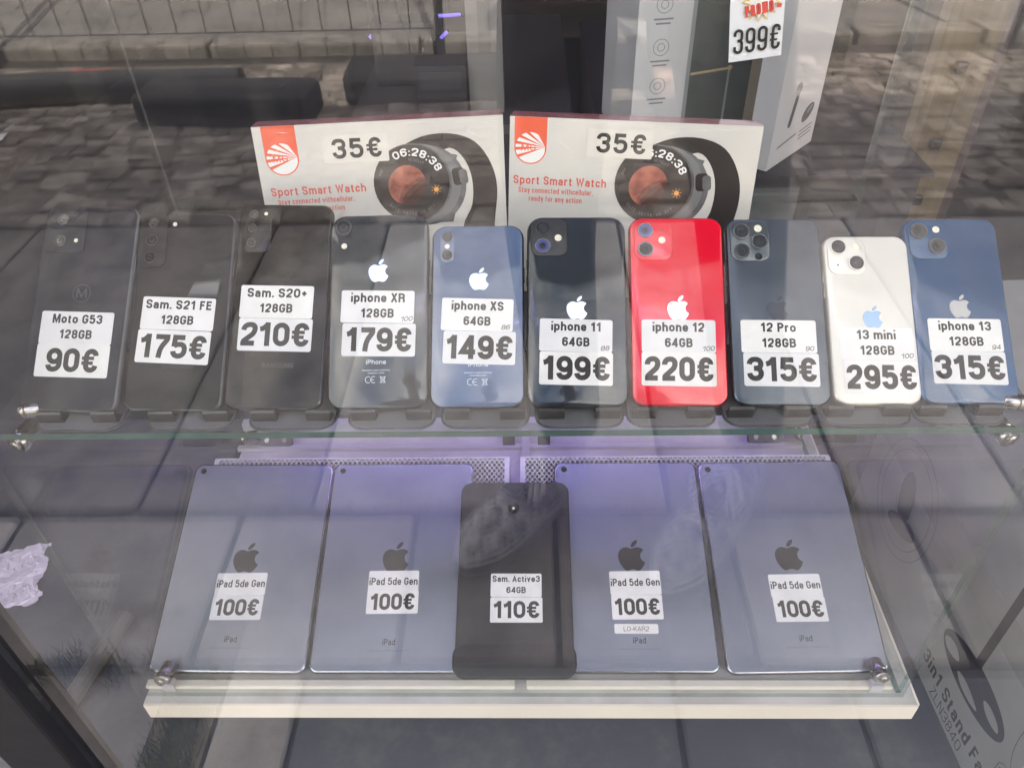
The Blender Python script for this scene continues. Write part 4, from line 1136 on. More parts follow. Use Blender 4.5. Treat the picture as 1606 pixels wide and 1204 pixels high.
    q.build('lettering', MT['ink'], stp)['kind'] = 'stuff'
    # shrink wrap: thin welded seams and creases
    q = MB(.001)
    for _ in range(16):
        x = rnd.uniform(4, W - 8); y = rnd.choice([rnd.uniform(-5, -1.5), rnd.uniform(-5, -1.5), rnd.uniform(-60, -8)])
        an = rnd.uniform(-.2, .2) if y > -6 else rnd.uniform(-1, 1); L = rnd.uniform(6, 26)
        x2 = min(W - 2, x + math.cos(an) * L); y2 = min(-1, y + math.sin(an) * L); w = rnd.uniform(.12, .3)
        q.add([(x, y, .42), ((x + x2) / 2, (y + y2) / 2 - w, .44), (x2, y2, .42), ((x + x2) / 2, (y + y2) / 2 + w, .5)], [(0, 1, 2, 3)])
    q.build('shrink_wrap_crease', wrap, b)['kind'] = 'stuff'
    return b
watch_box((-0.2205, 0.195, 0.5207), 6.3, 'white smart watch box with crimson edge, left of the pair behind the phones, priced 35€', (80.5, -20.5), -.5, 0, 0, 3)
watch_box((-0.0138, 0.217, 0.5178), -6.3, 'white smart watch box with crimson edge, right of the pair behind the phones, priced 35€', (90.5, -18.3), -.9, -3.2, 1.5, 5)

# ============================================================ BEHIND THE CASE
lav = mat('carton_lavender_white', (0.64, 0.615, 0.64), 0.5, var=0.08, vscale=6)
devm = mat('print_device_grey', (0.075, 0.08, 0.082), 0.35, coat=0.4, var=0.35, vscale=8, vcol=(0.12, 0.125, 0.13))
devl = mat('print_device_silver', (0.30, 0.31, 0.32), 0.4)
tanp = mat('print_tan', (0.40, 0.33, 0.28), 0.45, var=0.15, vscale=10)
gold = mat('print_brass', (0.50, 0.38, 0.24), 0.4)
iconm = mat('print_icon_grey', (0.24, 0.23, 0.26), 0.5)
purpd = mat('dark_purple_grey', (0.045, 0.040, 0.052), 0.5, var=0.3, vscale=6)
maroon = mat('dark_maroon_panel', (0.060, 0.036, 0.040), 0.45, var=0.35, vscale=5, vcol=(0.035, 0.022, 0.026), stretch=(6, 6, .4))
wood = mat('light_wood_post', (0.17, 0.125, 0.075), 0.6, var=0.4, vscale=8, vcol=(0.11, 0.078, 0.045), stretch=(6, 6, .5))

ctr = empty('counter', 'dark purple grey counter behind the display case', 'counter', loc=(0.30, .80, -.268))
mb = MB(); mb.box(-0.20, 0.19, -0.29, 0.34, 0.0, 0.594); mb.build('cabinet', purpd, ctr)
mb = MB(); mb.box(-0.205, 0.195, -0.31, 0.345, 0.5945, 0.599); mb.build('counter_top', purpd, ctr)

yw = R(10)
ca = empty('appliance_carton', 'tall white carton with grey appliance picture and three round icons, behind the right watch box', 'box',
           frame((0.130, 0.565, 0.3325), (math.cos(yw), math.sin(yw), 0), (0, 0, 1)))
mb = MB(); mb.box(0, 0.182, 0, 0.42, -0.14, 0); mb.build('carton_body', lav, ca)
mb = MB(.001)
mb.poly([(112, 1), (181, 1), (181, 419), (58, 419), (58, 205), (112, 205)], .15, mi=1)
mb.poly([(70, 1), (150, 1), (150, 200), (70, 200)], .3, mi=0)
mb.poly([(66, 1), (71, 1), (71, 200), (66, 200)], .45, mi=2)
mb.poly([(120, 1), (123, 1), (123, 96), (120, 96)], .45, mi=2)
mb.poly([(72, 92), (122, 96), (122, 99), (72, 95)], .5, mi=3)
mb.poly(ell(122, 98, 3.2, 3.2, 14), .55, mi=3)
mb.build('appliance_picture', [devm, tanp, devl, gold], ca)
mb = MB(.001)
for k, yy in enumerate((176, 128, 82)):
    mb.ring(31, yy, .1, .2, 9.2, 10.0, 26)
    mb.ring(31, yy, .1, .2, 4.0, 4.8, 18)
    for j, w in enumerate((24, 18)):
        mb.poly([(31 - w / 2, yy - 17 - j * 5), (31 + w / 2, yy - 17 - j * 5), (31 + w / 2, yy - 15 - j * 5), (31 - w / 2, yy - 15 - j * 5)], .15)
mb.build('round_icons', iconm, ca)['kind'] = 'stuff'

dB = Vector((.0797, .0893, 0)).normalized()
eb = empty('earbuds_carton', 'pale lavender carton with a small earbuds picture, right of the appliance carton', 'box',
           frame((0.2925, 0.500, 0.3325), dB, (0, 0, 1)))
mb = MB(); mb.box(0, 0.119, 0, 0.34, -0.030, 0); mb.build('carton_body', lav, eb)
mb = MB(.001)
mb.poly(ccw(ell(88, 48, 16, 9, 22, R(25))), .2, mi=0)
mb.poly(ccw(ell(92, 52, 8, 3.4, 18, R(25))), .3, mi=1)
mb.poly(ccw(rounded(44, 62, 9, 40, 4, R(-14))), .2, mi=0)
mb.poly(ccw(ell(48, 88, 8, 8, 16)), .25, mi=1)
mb.poly([(18, 22), (66, 26), (66, 29), (18, 25)], .2, mi=1)
for j in range(3): mb.poly([(74, 26 - j * 5), (108, 28 - j * 5), (108, 30 - j * 5), (74, 28 - j * 5)], .2, mi=1)
mb.build('earbuds_picture', [mat('print_charcoal', (0.09, 0.09, 0.10), .5), iconm], eb)

# 399 euro sheet on the inside of the right rear door
exs = Vector((0.0500, 0, 0.0062)).normalized()
sh = empty('price_sheet', 'white paper price sheet reading 399€ with a red and yellow burst, on the rear glass', 'sign',
           frame((0.2016, 0.3990, 0.4975), exs, Vector((0, 0, 1)) - exs * exs.z))
mb = MB(.001)
vs = []; nx, ny = 6, 14
for j in range(ny + 1):
    for i in range(nx + 1):
        x = i / nx * (51.5 if j < 8 else 50) - (0 if j > 5 else 0) ; y = j / ny * 118
        xoff = 2.5 * max(0, (j - 6) / 8) if i == 0 else 0
        z = 1.2 * math.sin(i * .7 + j * .5) * .5 + 1.0 + (1.2 if j > 4 else 0) * math.sin(i * 1.1) * .3
        vs.append((x + xoff, y, z * .6))
mb.add(vs, [(j * (nx + 1) + i, j * (nx + 1) + i + 1, (j + 1) * (nx + 1) + i + 1, (j + 1) * (nx + 1) + i) for j in range(ny) for i in range(nx)])
mb.build('paper', mat('sheet_paper', (0.84, 0.84, 0.88), 0.6, var=0.05, vscale=20), sh, smooth=True)
mb = MB(.001); text(mb, '399€', 26.5, 7.5, 23.5, 45, 2.0, .115, 0)
mb.build('lettering', MT['ink'], sh)['kind'] = 'stuff'
mb = MB(.001)
st = []
for k in range(26):
    a = k / 26 * 2 * math.pi; rr = (23 if k % 2 else 14) ; st.append((29 + rr * math.cos(a) * .82, 55 + rr * math.sin(a) * .9))
mb.poly(ccw(st), 1.9, mi=0)
mb.poly(ccw([(29 + (x - 29) * .86, 55 + (y - 55) * .86) for x, y in st]), 2.0, mi=1)
text(mb, 'PROMO', 28, 42, 10.5, 27, 2.1, .24, R(6), mi=2)
text(mb, 'Super', 27, 57, 9, 24, 2.1, .12, R(10), mi=0)
text(mb, '!', 45.5, 46, 22, 3.6, 2.1, .2, R(-8), mi=2)
mb.build('promo_burst', [mat('burst_yellow', (0.80, 0.55, 0.12), .6), whitep, mat('burst_red', (0.72, 0.09, 0.07), .6)], sh)

# posts, panels and goods further back
wp = empty('wood_post', 'light wooden slotted post with small black hooks, right of the display case', 'post', loc=(0.600, 0.72, -0.268))
mb = MB(); mb.box(-.046, .046, 0, .05, 0, 2.4); mb.build('post_board', wood, wp)
mb = MB(); mb.box(.048, .062, .004, .05, 0, 2.4); mb.build('edge_strip', maroon, wp)
for zz in (.30, .39, .50, .60, .705, .81):
    mb = MB(); mb.bbox(-.006, .010, -.012, -.001, zz - .008 + .15, zz + .008 + .15, .003)
    mb.build('hook', MT['black_plastic'], wp)
for nm, lb, x0, x1, y0 in (('tall_panel', 'narrow dark maroon panel standing beside the light wooden post', 0.41, 0.465, 0.86), ('tall_panel', 'wide dark maroon panel standing left of the light wooden post', 0.475, 0.545, 0.80)):
    p = empty('maroon_board', lb, 'panel', loc=((x0 + x1) / 2, y0, -.268), group='maroon panels at the back right')
    w = (x1 - x0) / 2
    mb = MB(); mb.box(-w, w, 0, .03, 0, 2.4); mb.build('board', maroon, p)
    mb = MB(); mb.box(-w - .004, -w - .0002, -.004, .034, 0, 2.4); mb.build('edge_strip', MT['black_plastic'], p)
pc = empty('tall_pale_box', 'tall pale grey box standing behind the gap between the watch boxes', 'box', loc=(-.070, .92, .2505))
mb = MB(); mb.box(-.029, .029, 0, .05, 0, .75); mb.build('carton_body', mat('pale_grey_card', (0.27, 0.255, 0.25), .6, var=.1, vscale=6), pc)
mb = MB(); mb.box(-.010, .010, -.0015, -.0002, .10, .70); mb.build('front_strip', mat('dim_strip', (0.19, 0.18, 0.18), .5), pc)
bc = empty('back_counter', 'low dark counter in the middle of the shop behind the case', 'counter', loc=(-.13, 1.1, -.268))
mb = MB(); mb.box(-.17, .20, -.22, .4, 0, .50); mb.build('cabinet', purpd, bc)
mb = MB(); mb.box(-.175, .205, -.23, .41, .5004, .5175); mb.build('counter_top', mat('counter_edge', (0.09, 0.08, 0.085), .4), bc)
for k, (x, y, w, h, lb) in enumerate(((-.145, .905, .085, .085, 'small black carton on the back counter beside the tall pale box'), (-.225, 1.06, .11, .11, 'wide black carton on the back counter, left of the small one'))):
    b = empty('dark_carton', lb, 'box', loc=(x, y, .2500))
    mb = MB(); mb.box(-w / 2, w / 2, 0, .06, 0, h); mb.build('carton_body', mat('dark_carton_card', (0.022, 0.017, 0.03), .5), b)
    mb = MB(); mb.box(-w / 2 + .008, w / 2 - .008, -.0012, -.0002, h * .55, h * .9); mb.build('label_strip', purpd, b)
lampm = mat('violet_lamp', (0.3, 0.25, .6), .4, emit=(0.22, 0.14, 0.8), emis=0.22)
for k, (x, z, lb) in enumerate(((-0.155, 0.320, 'short violet light bar glowing high over the back counter'), (-0.313, 0.281, 'small violet light spot at the left over the back counter'), (-0.169, 0.278, 'small violet light spot at the right over the back counter'))):
    y = 1.25
    o = empty('light_bar', lb, 'light', loc=(x, y, z), group='violet lights over the back counter')
    L = .022 if k == 0 else .007
    mb = MB(); mb.tube([(-L, 0, 0), (L, 0, .002 if k == 0 else .012)], .0035, 8); mb.build('lamp_tube', lampm, o)
    mb = MB(); mb.tube([(-L - .004, .006, -.001), (L + .004, .006, .001 if k == 0 else .013)], .004, 8); mb.build('housing', MT['black_plastic'], o)
    mb = MB(); mb.box(-.003, .003, .008, .014, .0, 2.198 - z); mb.build('hanger', MT['black_plastic'], o)

# stand fan carton at the right
A0 = Vector((0.5301, 0.4655, -0.2695)); df = Vector((0.035, -0.99939, 0)).normalized()
fc = empty('fan_carton', 'big grey carton with stand fan drawing and 3in1 Stand Fan lettering, right of the case', 'box',
           frame(A0, df, (0, 0, 1)))
mb = MB(); mb.box(0, 0.475, 0, 0.46, -0.24, 0)
cartm = mat('fan_carton_card', (0.33, 0.34, 0.335), 0.55, var=0.15, vscale=7, bump=0.1, bscale=60)
mb.build('carton_body', cartm, fc)
navy = mat('print_navy', (0.032, 0.036, 0.055), 0.45)
mb = MB(.001)
text(mb, '3in1 Stand Fan', 281, 32.0, 23.5, 176, .3, .17, anchor='l')
text(mb, 'ZLN3840', 320, 7.5, 18.5, 83, .3, .085, anchor='l')
mb.build('lettering', mat('print_charcoal_grey', (0.045, 0.047, 0.055), .5), fc)['kind'] = 'stuff'
mb = MB(.001)
ccx, ccy = 366, 113
holes = [smooth_poly([(297, 106), (304, 115), (320, 118), (334, 109), (326, 101), (308, 98)], 5),
         smooth_poly([(340, 95), (352, 101), (372, 100), (392, 93), (380, 87), (356, 86)], 5),
         smooth_poly([(392, 118), (404, 124), (422, 121), (430, 112), (418, 107), (402, 109)], 5)]
mb.poly(ccw(ell(ccx, ccy, 74, 33, 56, R(2))), .3, holes=[ccw(h)[::-1] for h in holes])
mb.poly([(353, 140), (366, 140), (366, 330), (353, 330)], .45)
mb.build('fan_drawing', navy, fc)
mb = MB(.001)
for L in ([(452, 66), (452, 88), (458, 96), (466, 96)], [(456, 66), (456, 84), (462, 90), (470, 90)], ell(478, 160, 26, 62, 40, 0, 95, 265),
          ell(120, 170, 80, 96, 50) + [(200, 170)], ell(120, 170, 66, 80, 50) + [(186, 170)], ell(120, 170, 24, 30, 30) + [(144, 170)]):
    stroke(mb, L, .9, False, .3, lambda a, b: (a, b))
mb.build('line_drawing', navy, fc)['kind'] = 'stuff'
mb = MB(.001); mb.poly(ccw(ell(120, 176, 20, 44, 30, R(10))), .25); mb.poly(ccw(ell(133, 130, 40, 15, 30, R(20))), .33); mb.build('fan_blade_drawing', navy, fc)
mb = MB(.001); mb.box(0, 475, 200, 250, .05, .25); mb.build('packing_tape', mat('clear_tape', (0.36, 0.365, 0.35), 0.15, coat=0.8), fc)

# crumpled white paper on the floor at the left
mb = MB(.001)
rp = random.Random(5); N = 26; vs = []
for j in range(N + 1):
    for i in range(N + 1):
        x = (i / N - .5) * 120; y = (j / N - .5) * 120
        z = 5 + 3.5 * abs(math.sin(i * .9 + j * .5)) * rp.random() + 2.5 * math.sin(j * .6 - i * .35) + rp.uniform(-.8, .8)
        vs.append((x + rp.uniform(-3, 3) + 5 * math.sin(j * .5), y + rp.uniform(-3, 3), max(1, z * .6)))
mb.add(vs, [(j * (N + 1) + i, j * (N + 1) + i + 1, (j + 1) * (N + 1) + i + 1, (j + 1) * (N + 1) + i) for j in range(N) for i in range(N)])
o = mb.build('crumpled_paper', mat('crumpled_white', (0.52, 0.48, 0.60), .7, bump=1.0, bscale=60), None, loc=(-0.845, 0.335, -0.2695))
o.rotation_euler = (0, 0, .25)
tag(o, 'crumpled white paper sheet lying on the floor left of the display case', 'paper')

# ============================================================ THE STREET BEHIND THE CAMERA (seen in the glass)
pipe_m = mat('black_pipe', (0.028, 0.028, 0.030), 0.22, rvar=.1, vscale=20)
o = empty('black_pipe', 'long black plastic pipe lying along the street behind the viewer', 'pipe', loc=(-1.9, -2.55, GZ))
mb = MB(); pts = [(-1.6 + 2.45 * k / 24, .04 * math.sin(k * .22), .060) for k in range(25)]; mb.tube(pts, .058, 16)
pp = mb.build('pipe_wall', pipe_m, o, smooth=True)
for k in (7, 15):
    mb = MB(); mb.tube([Vector(pts[k]) - Vector((.02, 0, 0)), Vector(pts[k]) + Vector((.02, 0, 0))], .066, 16); mb.build('clamp_band', MT['ring_metal'], o)
rub = mat('rubber_block', (0.022, 0.021, 0.021), .7, bump=.3, bscale=50)
for k, (x, y, a, lb) in enumerate(((-1.05, -2.42, .05, 'black rubber barrier block beside the end of the black pipe'), (-0.36, -2.62, -.05, 'black rubber barrier block between the pipe and the kerb'), (.50, -2.7, .1, 'black rubber barrier block on the right part of the pavement'))):
    b = empty('barrier_block', lb, 'block', loc=(x, y, GZ), group='rubber blocks holding the fence'); b.rotation_euler = (0, 0, a)
    mb = MB(); mb.plate(0, 0, .62, .22, .04, .002, .11, .02, 5, 2); mb.build('rubber_body', rub, b)
    mb = MB(); mb.ring(.18, 0, .1101, .113, .018, .03, 16); mb.build('socket', MT['slot'], b)
wire = mat('galvanised_wire', (0.10, 0.10, 0.105), .4, metal=.6)
for k, (x0, x1, lb) in enumerate(((-4.2, -2.25, 'wire mesh fence panel at the far left of the street'), (-2.2, -.35, 'wire mesh fence panel behind the black pipe'), (1.9, 3.8, 'wire mesh fence panel on the right of the street'))):
    f = empty('fence_panel', lb, 'fence', loc=(x0, -2.95, GZ + .02), group='wire mesh fence panels')
    L = x1 - x0
    for xx in (0.0, L):
        mb = MB(); mb.tube([(xx, 0, 0), (xx, 0, 1.9)], .018, 10); mb.build('post', wire, f)
    mb = MB()
    nw = int(L / .11)
    for i in range(1, nw): mb.tube([(L * i / nw, 0, .12), (L * i / nw, 0, 1.88)], .0028, 5)
    for z in (.12, .5, 1.0, 1.5, 1.88): mb.tube([(0.02, .005, z), (L - .02, .005, z)], .003, 5)
    mb.build('wire_mesh', wire, f)['kind'] = 'stuff'
mb = MB(); mb.bbox(-.09, .09, -.05, .05, 0, .05, .015)
o = mb.build('red_cap', mat('red_plastic', (.5, .03, .04), .4), None, loc=(-1.72, -2.78, GZ)); tag(o, 'small red plastic cap lying behind the black pipe', 'cap')
scr = mat('paper_scrap', (.75, .74, .74), .7)
for x, y, lb in ((-1.83, -2.26, 'small white paper scrap in front of the black pipe'), (.42, -.80, 'small white paper scrap on a paving slab right of the person'), (-.80, -1.30, 'small white paper scrap on the slabs left of the person')):
    mb = MB(); mb.add([(-.035, -.03, .002), (.03, -.035, .006), (.04, .025, .002), (0, .01, .014), (-.03, .03, .005)], [(0, 1, 3), (1, 2, 3), (2, 4, 3), (4, 0, 3)])
    o = mb.build('paper_scrap', scr, None, loc=(x, y, GZ + .003)); tag(o, lb, 'paper scrap', 'paper scraps')
# houses across the street
hw = mat('far_facade', (0.46, 0.42, 0.36), .85, var=.2, vscale=2)
wing = mat('far_window', (.05, .06, .07), .1)
for k, (x0, x1, hh, c, lb) in enumerate(((-9, -3.2, 5.2, (.48, .44, .37), 'cream plastered house across the street on the left'), (-3.1, 2.9, 4.6, (.40, .36, .33), 'grey brown house straight across the street'), (3.0, 9, 5.6, (.50, .40, .33), 'sandy house across the street on the right'))):
    hb = empty('house', lb, 'building', loc=(x0, -10, GZ), group='houses across the street')
    m = mat('far_facade', c, .85, var=.2, vscale=2)
    mb = MB(); mb.box(0, x1 - x0, -5, 0, 0, hh); mb.build('wall', m, hb)
    mb = MB(); mb.box(-.04, x1 - x0 + .04, -5.1, .25, hh + .002, hh + .2); mb.build('roof', rub, hb)
    for r_i in range(2):
        for c_i in range(4):
            wx = .7 + c_i * 1.35; wz = .9 + r_i * 2.2
            if wz + 1.3 > hh: continue
            mb = MB(); mb.box(wx, wx + .8, .002, .05, wz, wz + 1.2); wn = mb.build('window', scr, hb)
            mb = MB(); mb.box(wx + .07, wx + .73, .052, .056, wz + .07, wz + 1.13); mb.build('pane', wing, wn)

# ---- the person taking the picture
def skin(name, J, bones, m, parent, sub=2, root=0):
    names = list(J); idx = {n: i for i, n in enumerate(names)}
    me = bpy.data.meshes.new(name)
    me.from_pydata([J[n][0] for n in names], [(idx[a], idx[b]) for a, b in bones], [])
    o = bpy.data.objects.new(name, me); COL.objects.link(o); o.parent = parent
    md = o.modifiers.new('skin', 'SKIN'); md.use_smooth_shade = True
    sv = me.skin_vertices[0].data if me.skin_vertices else None
    if sv is None:
        me.skin_vertices; 
    for n in names:
        v = me.skin_vertices[0].data[idx[n]]
        r = J[n][1]; v.radius = (r, r) if not isinstance(r, tuple) else r
        v.use_root = (idx[n] == root)
    s = o.modifiers.new('sub', 'SUBSURF'); s.levels = sub; s.render_levels = sub
    me.materials.append(m)
    return o
skin_m = mat('skin', (.50, .30, .22), .55, var=.12, vscale=30)
trou = mat('black_trousers', (.022, .021, .024), .8, var=.3, vscale=25, bump=.3, bscale=60)
jack = mat('dark_jacket', (.030, .029, .034), .7, var=.3, vscale=18, bump=.4, bscale=30)
hair = mat('dark_hair', (.03, .02, .015), .6, bump=.6, bscale=200, stretch=(1, 1, .2))
pr = empty('person', 'person in dark jacket, trousers and grey laced sneakers holding up a phone before the window', 'person', loc=(.15, -.78, GZ))
def W(x, y, z): return (x - .15, y + .78, z - GZ)
J = {'pelvis': (W(.15, -.82, .62), (.13, .09)), 'spine': (W(.14, -.83, .80), (.12, .085)), 'chest': (W(.12, -.82, 1.00), (.14, .095)), 'neck0': (W(.10, -.80, 1.13), .06),
     'neck': (W(.09, -.77, 1.20), .052), 'jaw': (W(.085, -.745, 1.255), (.062, .070)), 'head': (W(.08, -.755, 1.32), (.074, .088)), 'crown': (W(.08, -.765, 1.385), (.060, .068)),
     'sl': (W(-.06, -.81, 1.09), .055), 'el': (W(-.15, -.70, .85), .042), 'wl': (W(-.085, -.515, .745), .027), 'sr': (W(.29, -.81, 1.09), .055), 'er': (W(.35, -.69, .85), .042), 'wr': (W(.115, -.505, .735), .027),
     'hl': (W(.04, -.82, .58), .082), 'kl': (W(.03, -.74, .18), .055), 'al': (W(.07, -.68, -.20), .036), 'hr': (W(.26, -.82, .58), .082), 'kr': (W(.32, -.76, .18), .055), 'ar': (W(.385, -.665, -.20), .036)}
skin('body', J, [('pelvis', 'spine'), ('spine', 'chest'), ('chest', 'neck0'), ('neck0', 'neck'), ('neck', 'jaw'), ('jaw', 'head'), ('head', 'crown'), ('chest', 'sl'), ('sl', 'el'), ('el', 'wl'),
     ('chest', 'sr'), ('sr', 'er'), ('er', 'wr'), ('pelvis', 'hl'), ('hl', 'kl'), ('kl', 'al'), ('pelvis', 'hr'), ('hr', 'kr'), ('kr', 'ar')], skin_m, pr)
J = {'p': (W(.15, -.82, .60), (.135, .105)), 'hl': (W(.045, -.82, .54), .105), 'tl': (W(.035, -.78, .36), .088), 'kl': (W(.03, -.74, .18), .074), 'cl': (W(.05, -.71, -.02), .066), 'al': (W(.07, -.685, -.215), .058),
     'hr': (W(.255, -.82, .54), .105), 'tr': (W(.29, -.79, .36), .088), 'kr': (W(.32, -.76, .18), .074), 'cr': (W(.35, -.71, -.02), .066), 'ar': (W(.385, -.67, -.215), .058)}
skin('trousers', J, [('p', 'hl'), ('hl', 'tl'), ('tl', 'kl'), ('kl', 'cl'), ('cl', 'al'), ('p', 'hr'), ('hr', 'tr'), ('tr', 'kr'), ('kr', 'cr'), ('cr', 'ar')], trou, pr)
J = {'hem': (W(.15, -.825, .62), (.165, .125)), 'w': (W(.15, -.825, .76), (.155, .115)), 'c': (W(.125, -.82, .98), (.185, .125)), 'n': (W(.105, -.80, 1.12), (.10, .08)), 'col': (W(.095, -.785, 1.165), .072),
     'sl': (W(-.06, -.81, 1.07), .078), 'ml': (W(-.11, -.75, .96), .068), 'el': (W(-.15, -.70, .85), .062), 'fl': (W(-.12, -.61, .80), .052), 'wl': (W(-.095, -.54, .755), .042),
     'sr': (W(.29, -.81, 1.07), .078), 'mr': (W(.33, -.75, .96), .068), 'er': (W(.35, -.69, .85), .062), 'fr': (W(.24, -.60, .795), .052), 'wr': (W(.135, -.53, .745), .042)}
skin('jacket', J, [('hem', 'w'), ('w', 'c'), ('c', 'n'), ('n', 'col'), ('c', 'sl'), ('sl', 'ml'), ('ml', 'el'), ('el', 'fl'), ('fl', 'wl'), ('c', 'sr'), ('sr', 'mr'), ('mr', 'er'), ('er', 'fr'), ('fr', 'wr')], jack, pr)
J = {'a': (W(.08, -.785, 1.30), (.080, .080)), 'b': (W(.08, -.775, 1.37), (.080, .086)), 'c': (W(.08, -.765, 1.415), (.055, .06))}
skin('hair', J, [('a', 'b'), ('b', 'c')], hair, pr)
face = MB()
fo = Vector(W(.08, -.664, 1.315))
face.tube([fo + Vector((0, 0, .030)), fo + Vector((0, .012, .002)), fo + Vector((0, .016, -.012)), fo + Vector((0, 0, -.018))], .01, 8, rs=[.006, .009, .012, .006])
face.build('nose', skin_m, pr, smooth=True)
for s in (-1, 1):
    mb = MB(); c = Vector(W(.08 + s * .031, -.672, 1.328)); mb.loops([[(c.x + r * math.cos(a), c.y + y, c.z + r * .6 * math.sin(a)) for a in [k * math.pi / 6 for k in range(12)]] for r, y in ((.014, -.004), (.011, .004), (.004, .008))]); mb.build('eye', scr, pr)
    mb = MB(); c = Vector(W(.08 + s * .080, -.755, 1.315)); mb.loops([[(c.x + s * x, c.y + r * .7 * math.cos(a), c.z + r * math.sin(a)) for a in [k * math.pi / 6 for k in range(12)]] for r, x in ((.020, -.008), (.032, .004), (.026, .012))]); mb.build('ear', skin_m, pr)
mb = MB(); c = Vector(W(.08, -.674, 1.272)); mb.tube([c + Vector((-.024, -.004, 0)), c + Vector((0, .004, .001)), c + Vector((.024, -.004, 0))], .005, 6); mb.build('mouth', mat('lips', (.40, .16, .14), .5), pr)
# hands closing on the edges of the held phone
camp = M.translation
back_d = -fw
pc_ = camp + back_d * .014 + rt * .012
def hand(side):
    w = Vector((-.085, -.515, .745)) if side < 0 else Vector((.115, -.505, .735))
    edge = pc_ + rt * (side * .076 + 0) + back_d * .003
    palm = w.lerp(edge, .45) + back_d * .010
    J = {'w': (W(*w), .026), 'p': (W(*palm), (.036, .020)), 'k': (W(*(edge + back_d * .026 + rt * side * .006)), (.034, .016))}
    b = [('w', 'p'), ('p', 'k')]
    for i in range(4):
        base = edge + back_d * .022 + up * (.030 - i * .020) + rt * side * .008
        mid = edge + up * (.032 - i * .021) + rt * side * .012 + fw * .002
        ln = (.022, .028, .026, .019)[i]
        tip = edge + up * (.033 - i * .021) - rt * side * ln + fw * .022
        if side < 0 and i < 2: tip = edge + up * (.033 - i * .021) - rt * side * .008 + fw * .016
        for nme, q, rr in (('a', base, .0095), ('b', mid, .0085), ('c', tip, .0070)):
            J[f'{nme}{i}'] = (W(*q), rr)
        b += [('k', f'a{i}'), (f'a{i}', f'b{i}'), (f'b{i}', f'c{i}')]
    J['t0'] = (W(*(palm + up * .022 - rt * side * .008)), .012); J['t1'] = (W(*(edge + back_d * .026 + up * .022 - rt * side * .028)), .0095); J['t2'] = (W(*(edge + back_d * .020 + up * .030 - rt * side * .045)), .008)
    b += [('p', 't0'), ('t0', 't1'), ('t1', 't2')]
    skin('hand', J, b, skin_m, pr, 2)
hand(-1); hand(1)
# held phone (its lens is where the picture is taken from)
hp = empty('phone', 'phone held up by the person in both hands', 'phone', frame(pc_, rt, up))
mb = MB(.001); mb.plate(0, 0, 150, 73, 10, -4, 4, 2.2, 8, 3); mb.build('body', MT['black_plastic'], hp, smooth=True)
mb = MB(.001); mb.plate(0, 0, 144, 67, 8, 4.0, 4.3, 0, 6); mb.build('screen', mat('phone_screen', (.02, .02, .025), .05, coat=1), hp)

# a passer-by standing by the kerb; dark trousers show at the top of the glass
pb = empty('person', 'passer-by in dark trousers and brown jacket standing near the kerb across the pavement', 'person', loc=(.30, -2.55, GZ))
J = {'pelvis': ((0, 0, .92), (.13, .10)), 'chest': ((0, .01, 1.28), (.15, .10)), 'n0': ((0, 0, 1.42), .06), 'n1': ((0, .01, 1.50), .052), 'jaw': ((0, .04, 1.56), (.06, .068)), 'head': ((0, .02, 1.63), (.073, .086)), 'crown': ((0, .01, 1.70), (.06, .066))}
bn = [('pelvis', 'chest'), ('chest', 'n0'), ('n0', 'n1'), ('n1', 'jaw'), ('jaw', 'head'), ('head', 'crown')]
for s in (-1, 1):
    k = 'l' if s < 0 else 'r'
    J.update({'s' + k: ((s * .19, 0, 1.38), .055), 'e' + k: ((s * .25, -.02, 1.10), .042), 'w' + k: ((s * .26, .06, .88), .027), 'p' + k: ((s * .26, .075, .82), (.022, .036)),
              'h' + k: ((s * .10, 0, .86), .085), 'k' + k: ((s * .14, .03 + s * .05, .47), .055), 'a' + k: ((s * .17, -.02 + s * .09, .09), .037), 't' + k: ((s * .18, .12 + s * .09, .05), .035)})
    bn += [('chest', 's' + k), ('s' + k, 'e' + k), ('e' + k, 'w' + k), ('w' + k, 'p' + k), ('pelvis', 'h' + k), ('h' + k, 'k' + k), ('k' + k, 'a' + k), ('a' + k, 't' + k)]
    for i in range(4):
        J[f'f{i}{k}'] = ((s * .26, .050 + i * .018, .755), .0088); J[f'g{i}{k}'] = ((s * .252, .052 + i * .018, (.722, .715, .718, .728)[i]), .0075)
        bn += [('p' + k, f'f{i}{k}'), (f'f{i}{k}', f'g{i}{k}')]
    J['th' + k] = ((s * .25, .115, .80), .010); J['tt' + k] = ((s * .245, .128, .765), .0085); bn += [('p' + k, 'th' + k), ('th' + k, 'tt' + k)]
skin('body', J, bn, skin_m, pb)
skin('trousers', {'p': ((0, 0, .93), (.15, .115)), 'hl': ((-.095, 0, .82), .105), 'kl': ((-.14, -.02, .47), .075), 'al': ((-.17, -.11, .12), .062), 'hr': ((.095, 0, .82), .105), 'kr': ((.14, .08, .47), .075), 'ar': ((.17, .07, .12), .062)},
     [('p', 'hl'), ('hl', 'kl'), ('kl', 'al'), ('p', 'hr'), ('hr', 'kr'), ('kr', 'ar')], trou, pb)
skin('jacket', {'h': ((0, 0, .98), (.165, .125)), 'c': ((0, .01, 1.28), (.18, .125)), 'n': ((0, 0, 1.42), (.09, .075)), 'sl': ((-.19, 0, 1.37), .075), 'el': ((-.25, -.02, 1.10), .062), 'wl': ((-.26, .05, .91), .045),
     'sr': ((.19, 0, 1.37), .075), 'er': ((.25, -.02, 1.10), .062), 'wr': ((.26, .05, .91), .045)}, [('h', 'c'), ('c', 'n'), ('c', 'sl'), ('sl', 'el'), ('el', 'wl'), ('c', 'sr'), ('sr', 'er'), ('er', 'wr')], mat('brown_jacket', (.07, .04, .03), .8, var=.3, vscale=20), pb)
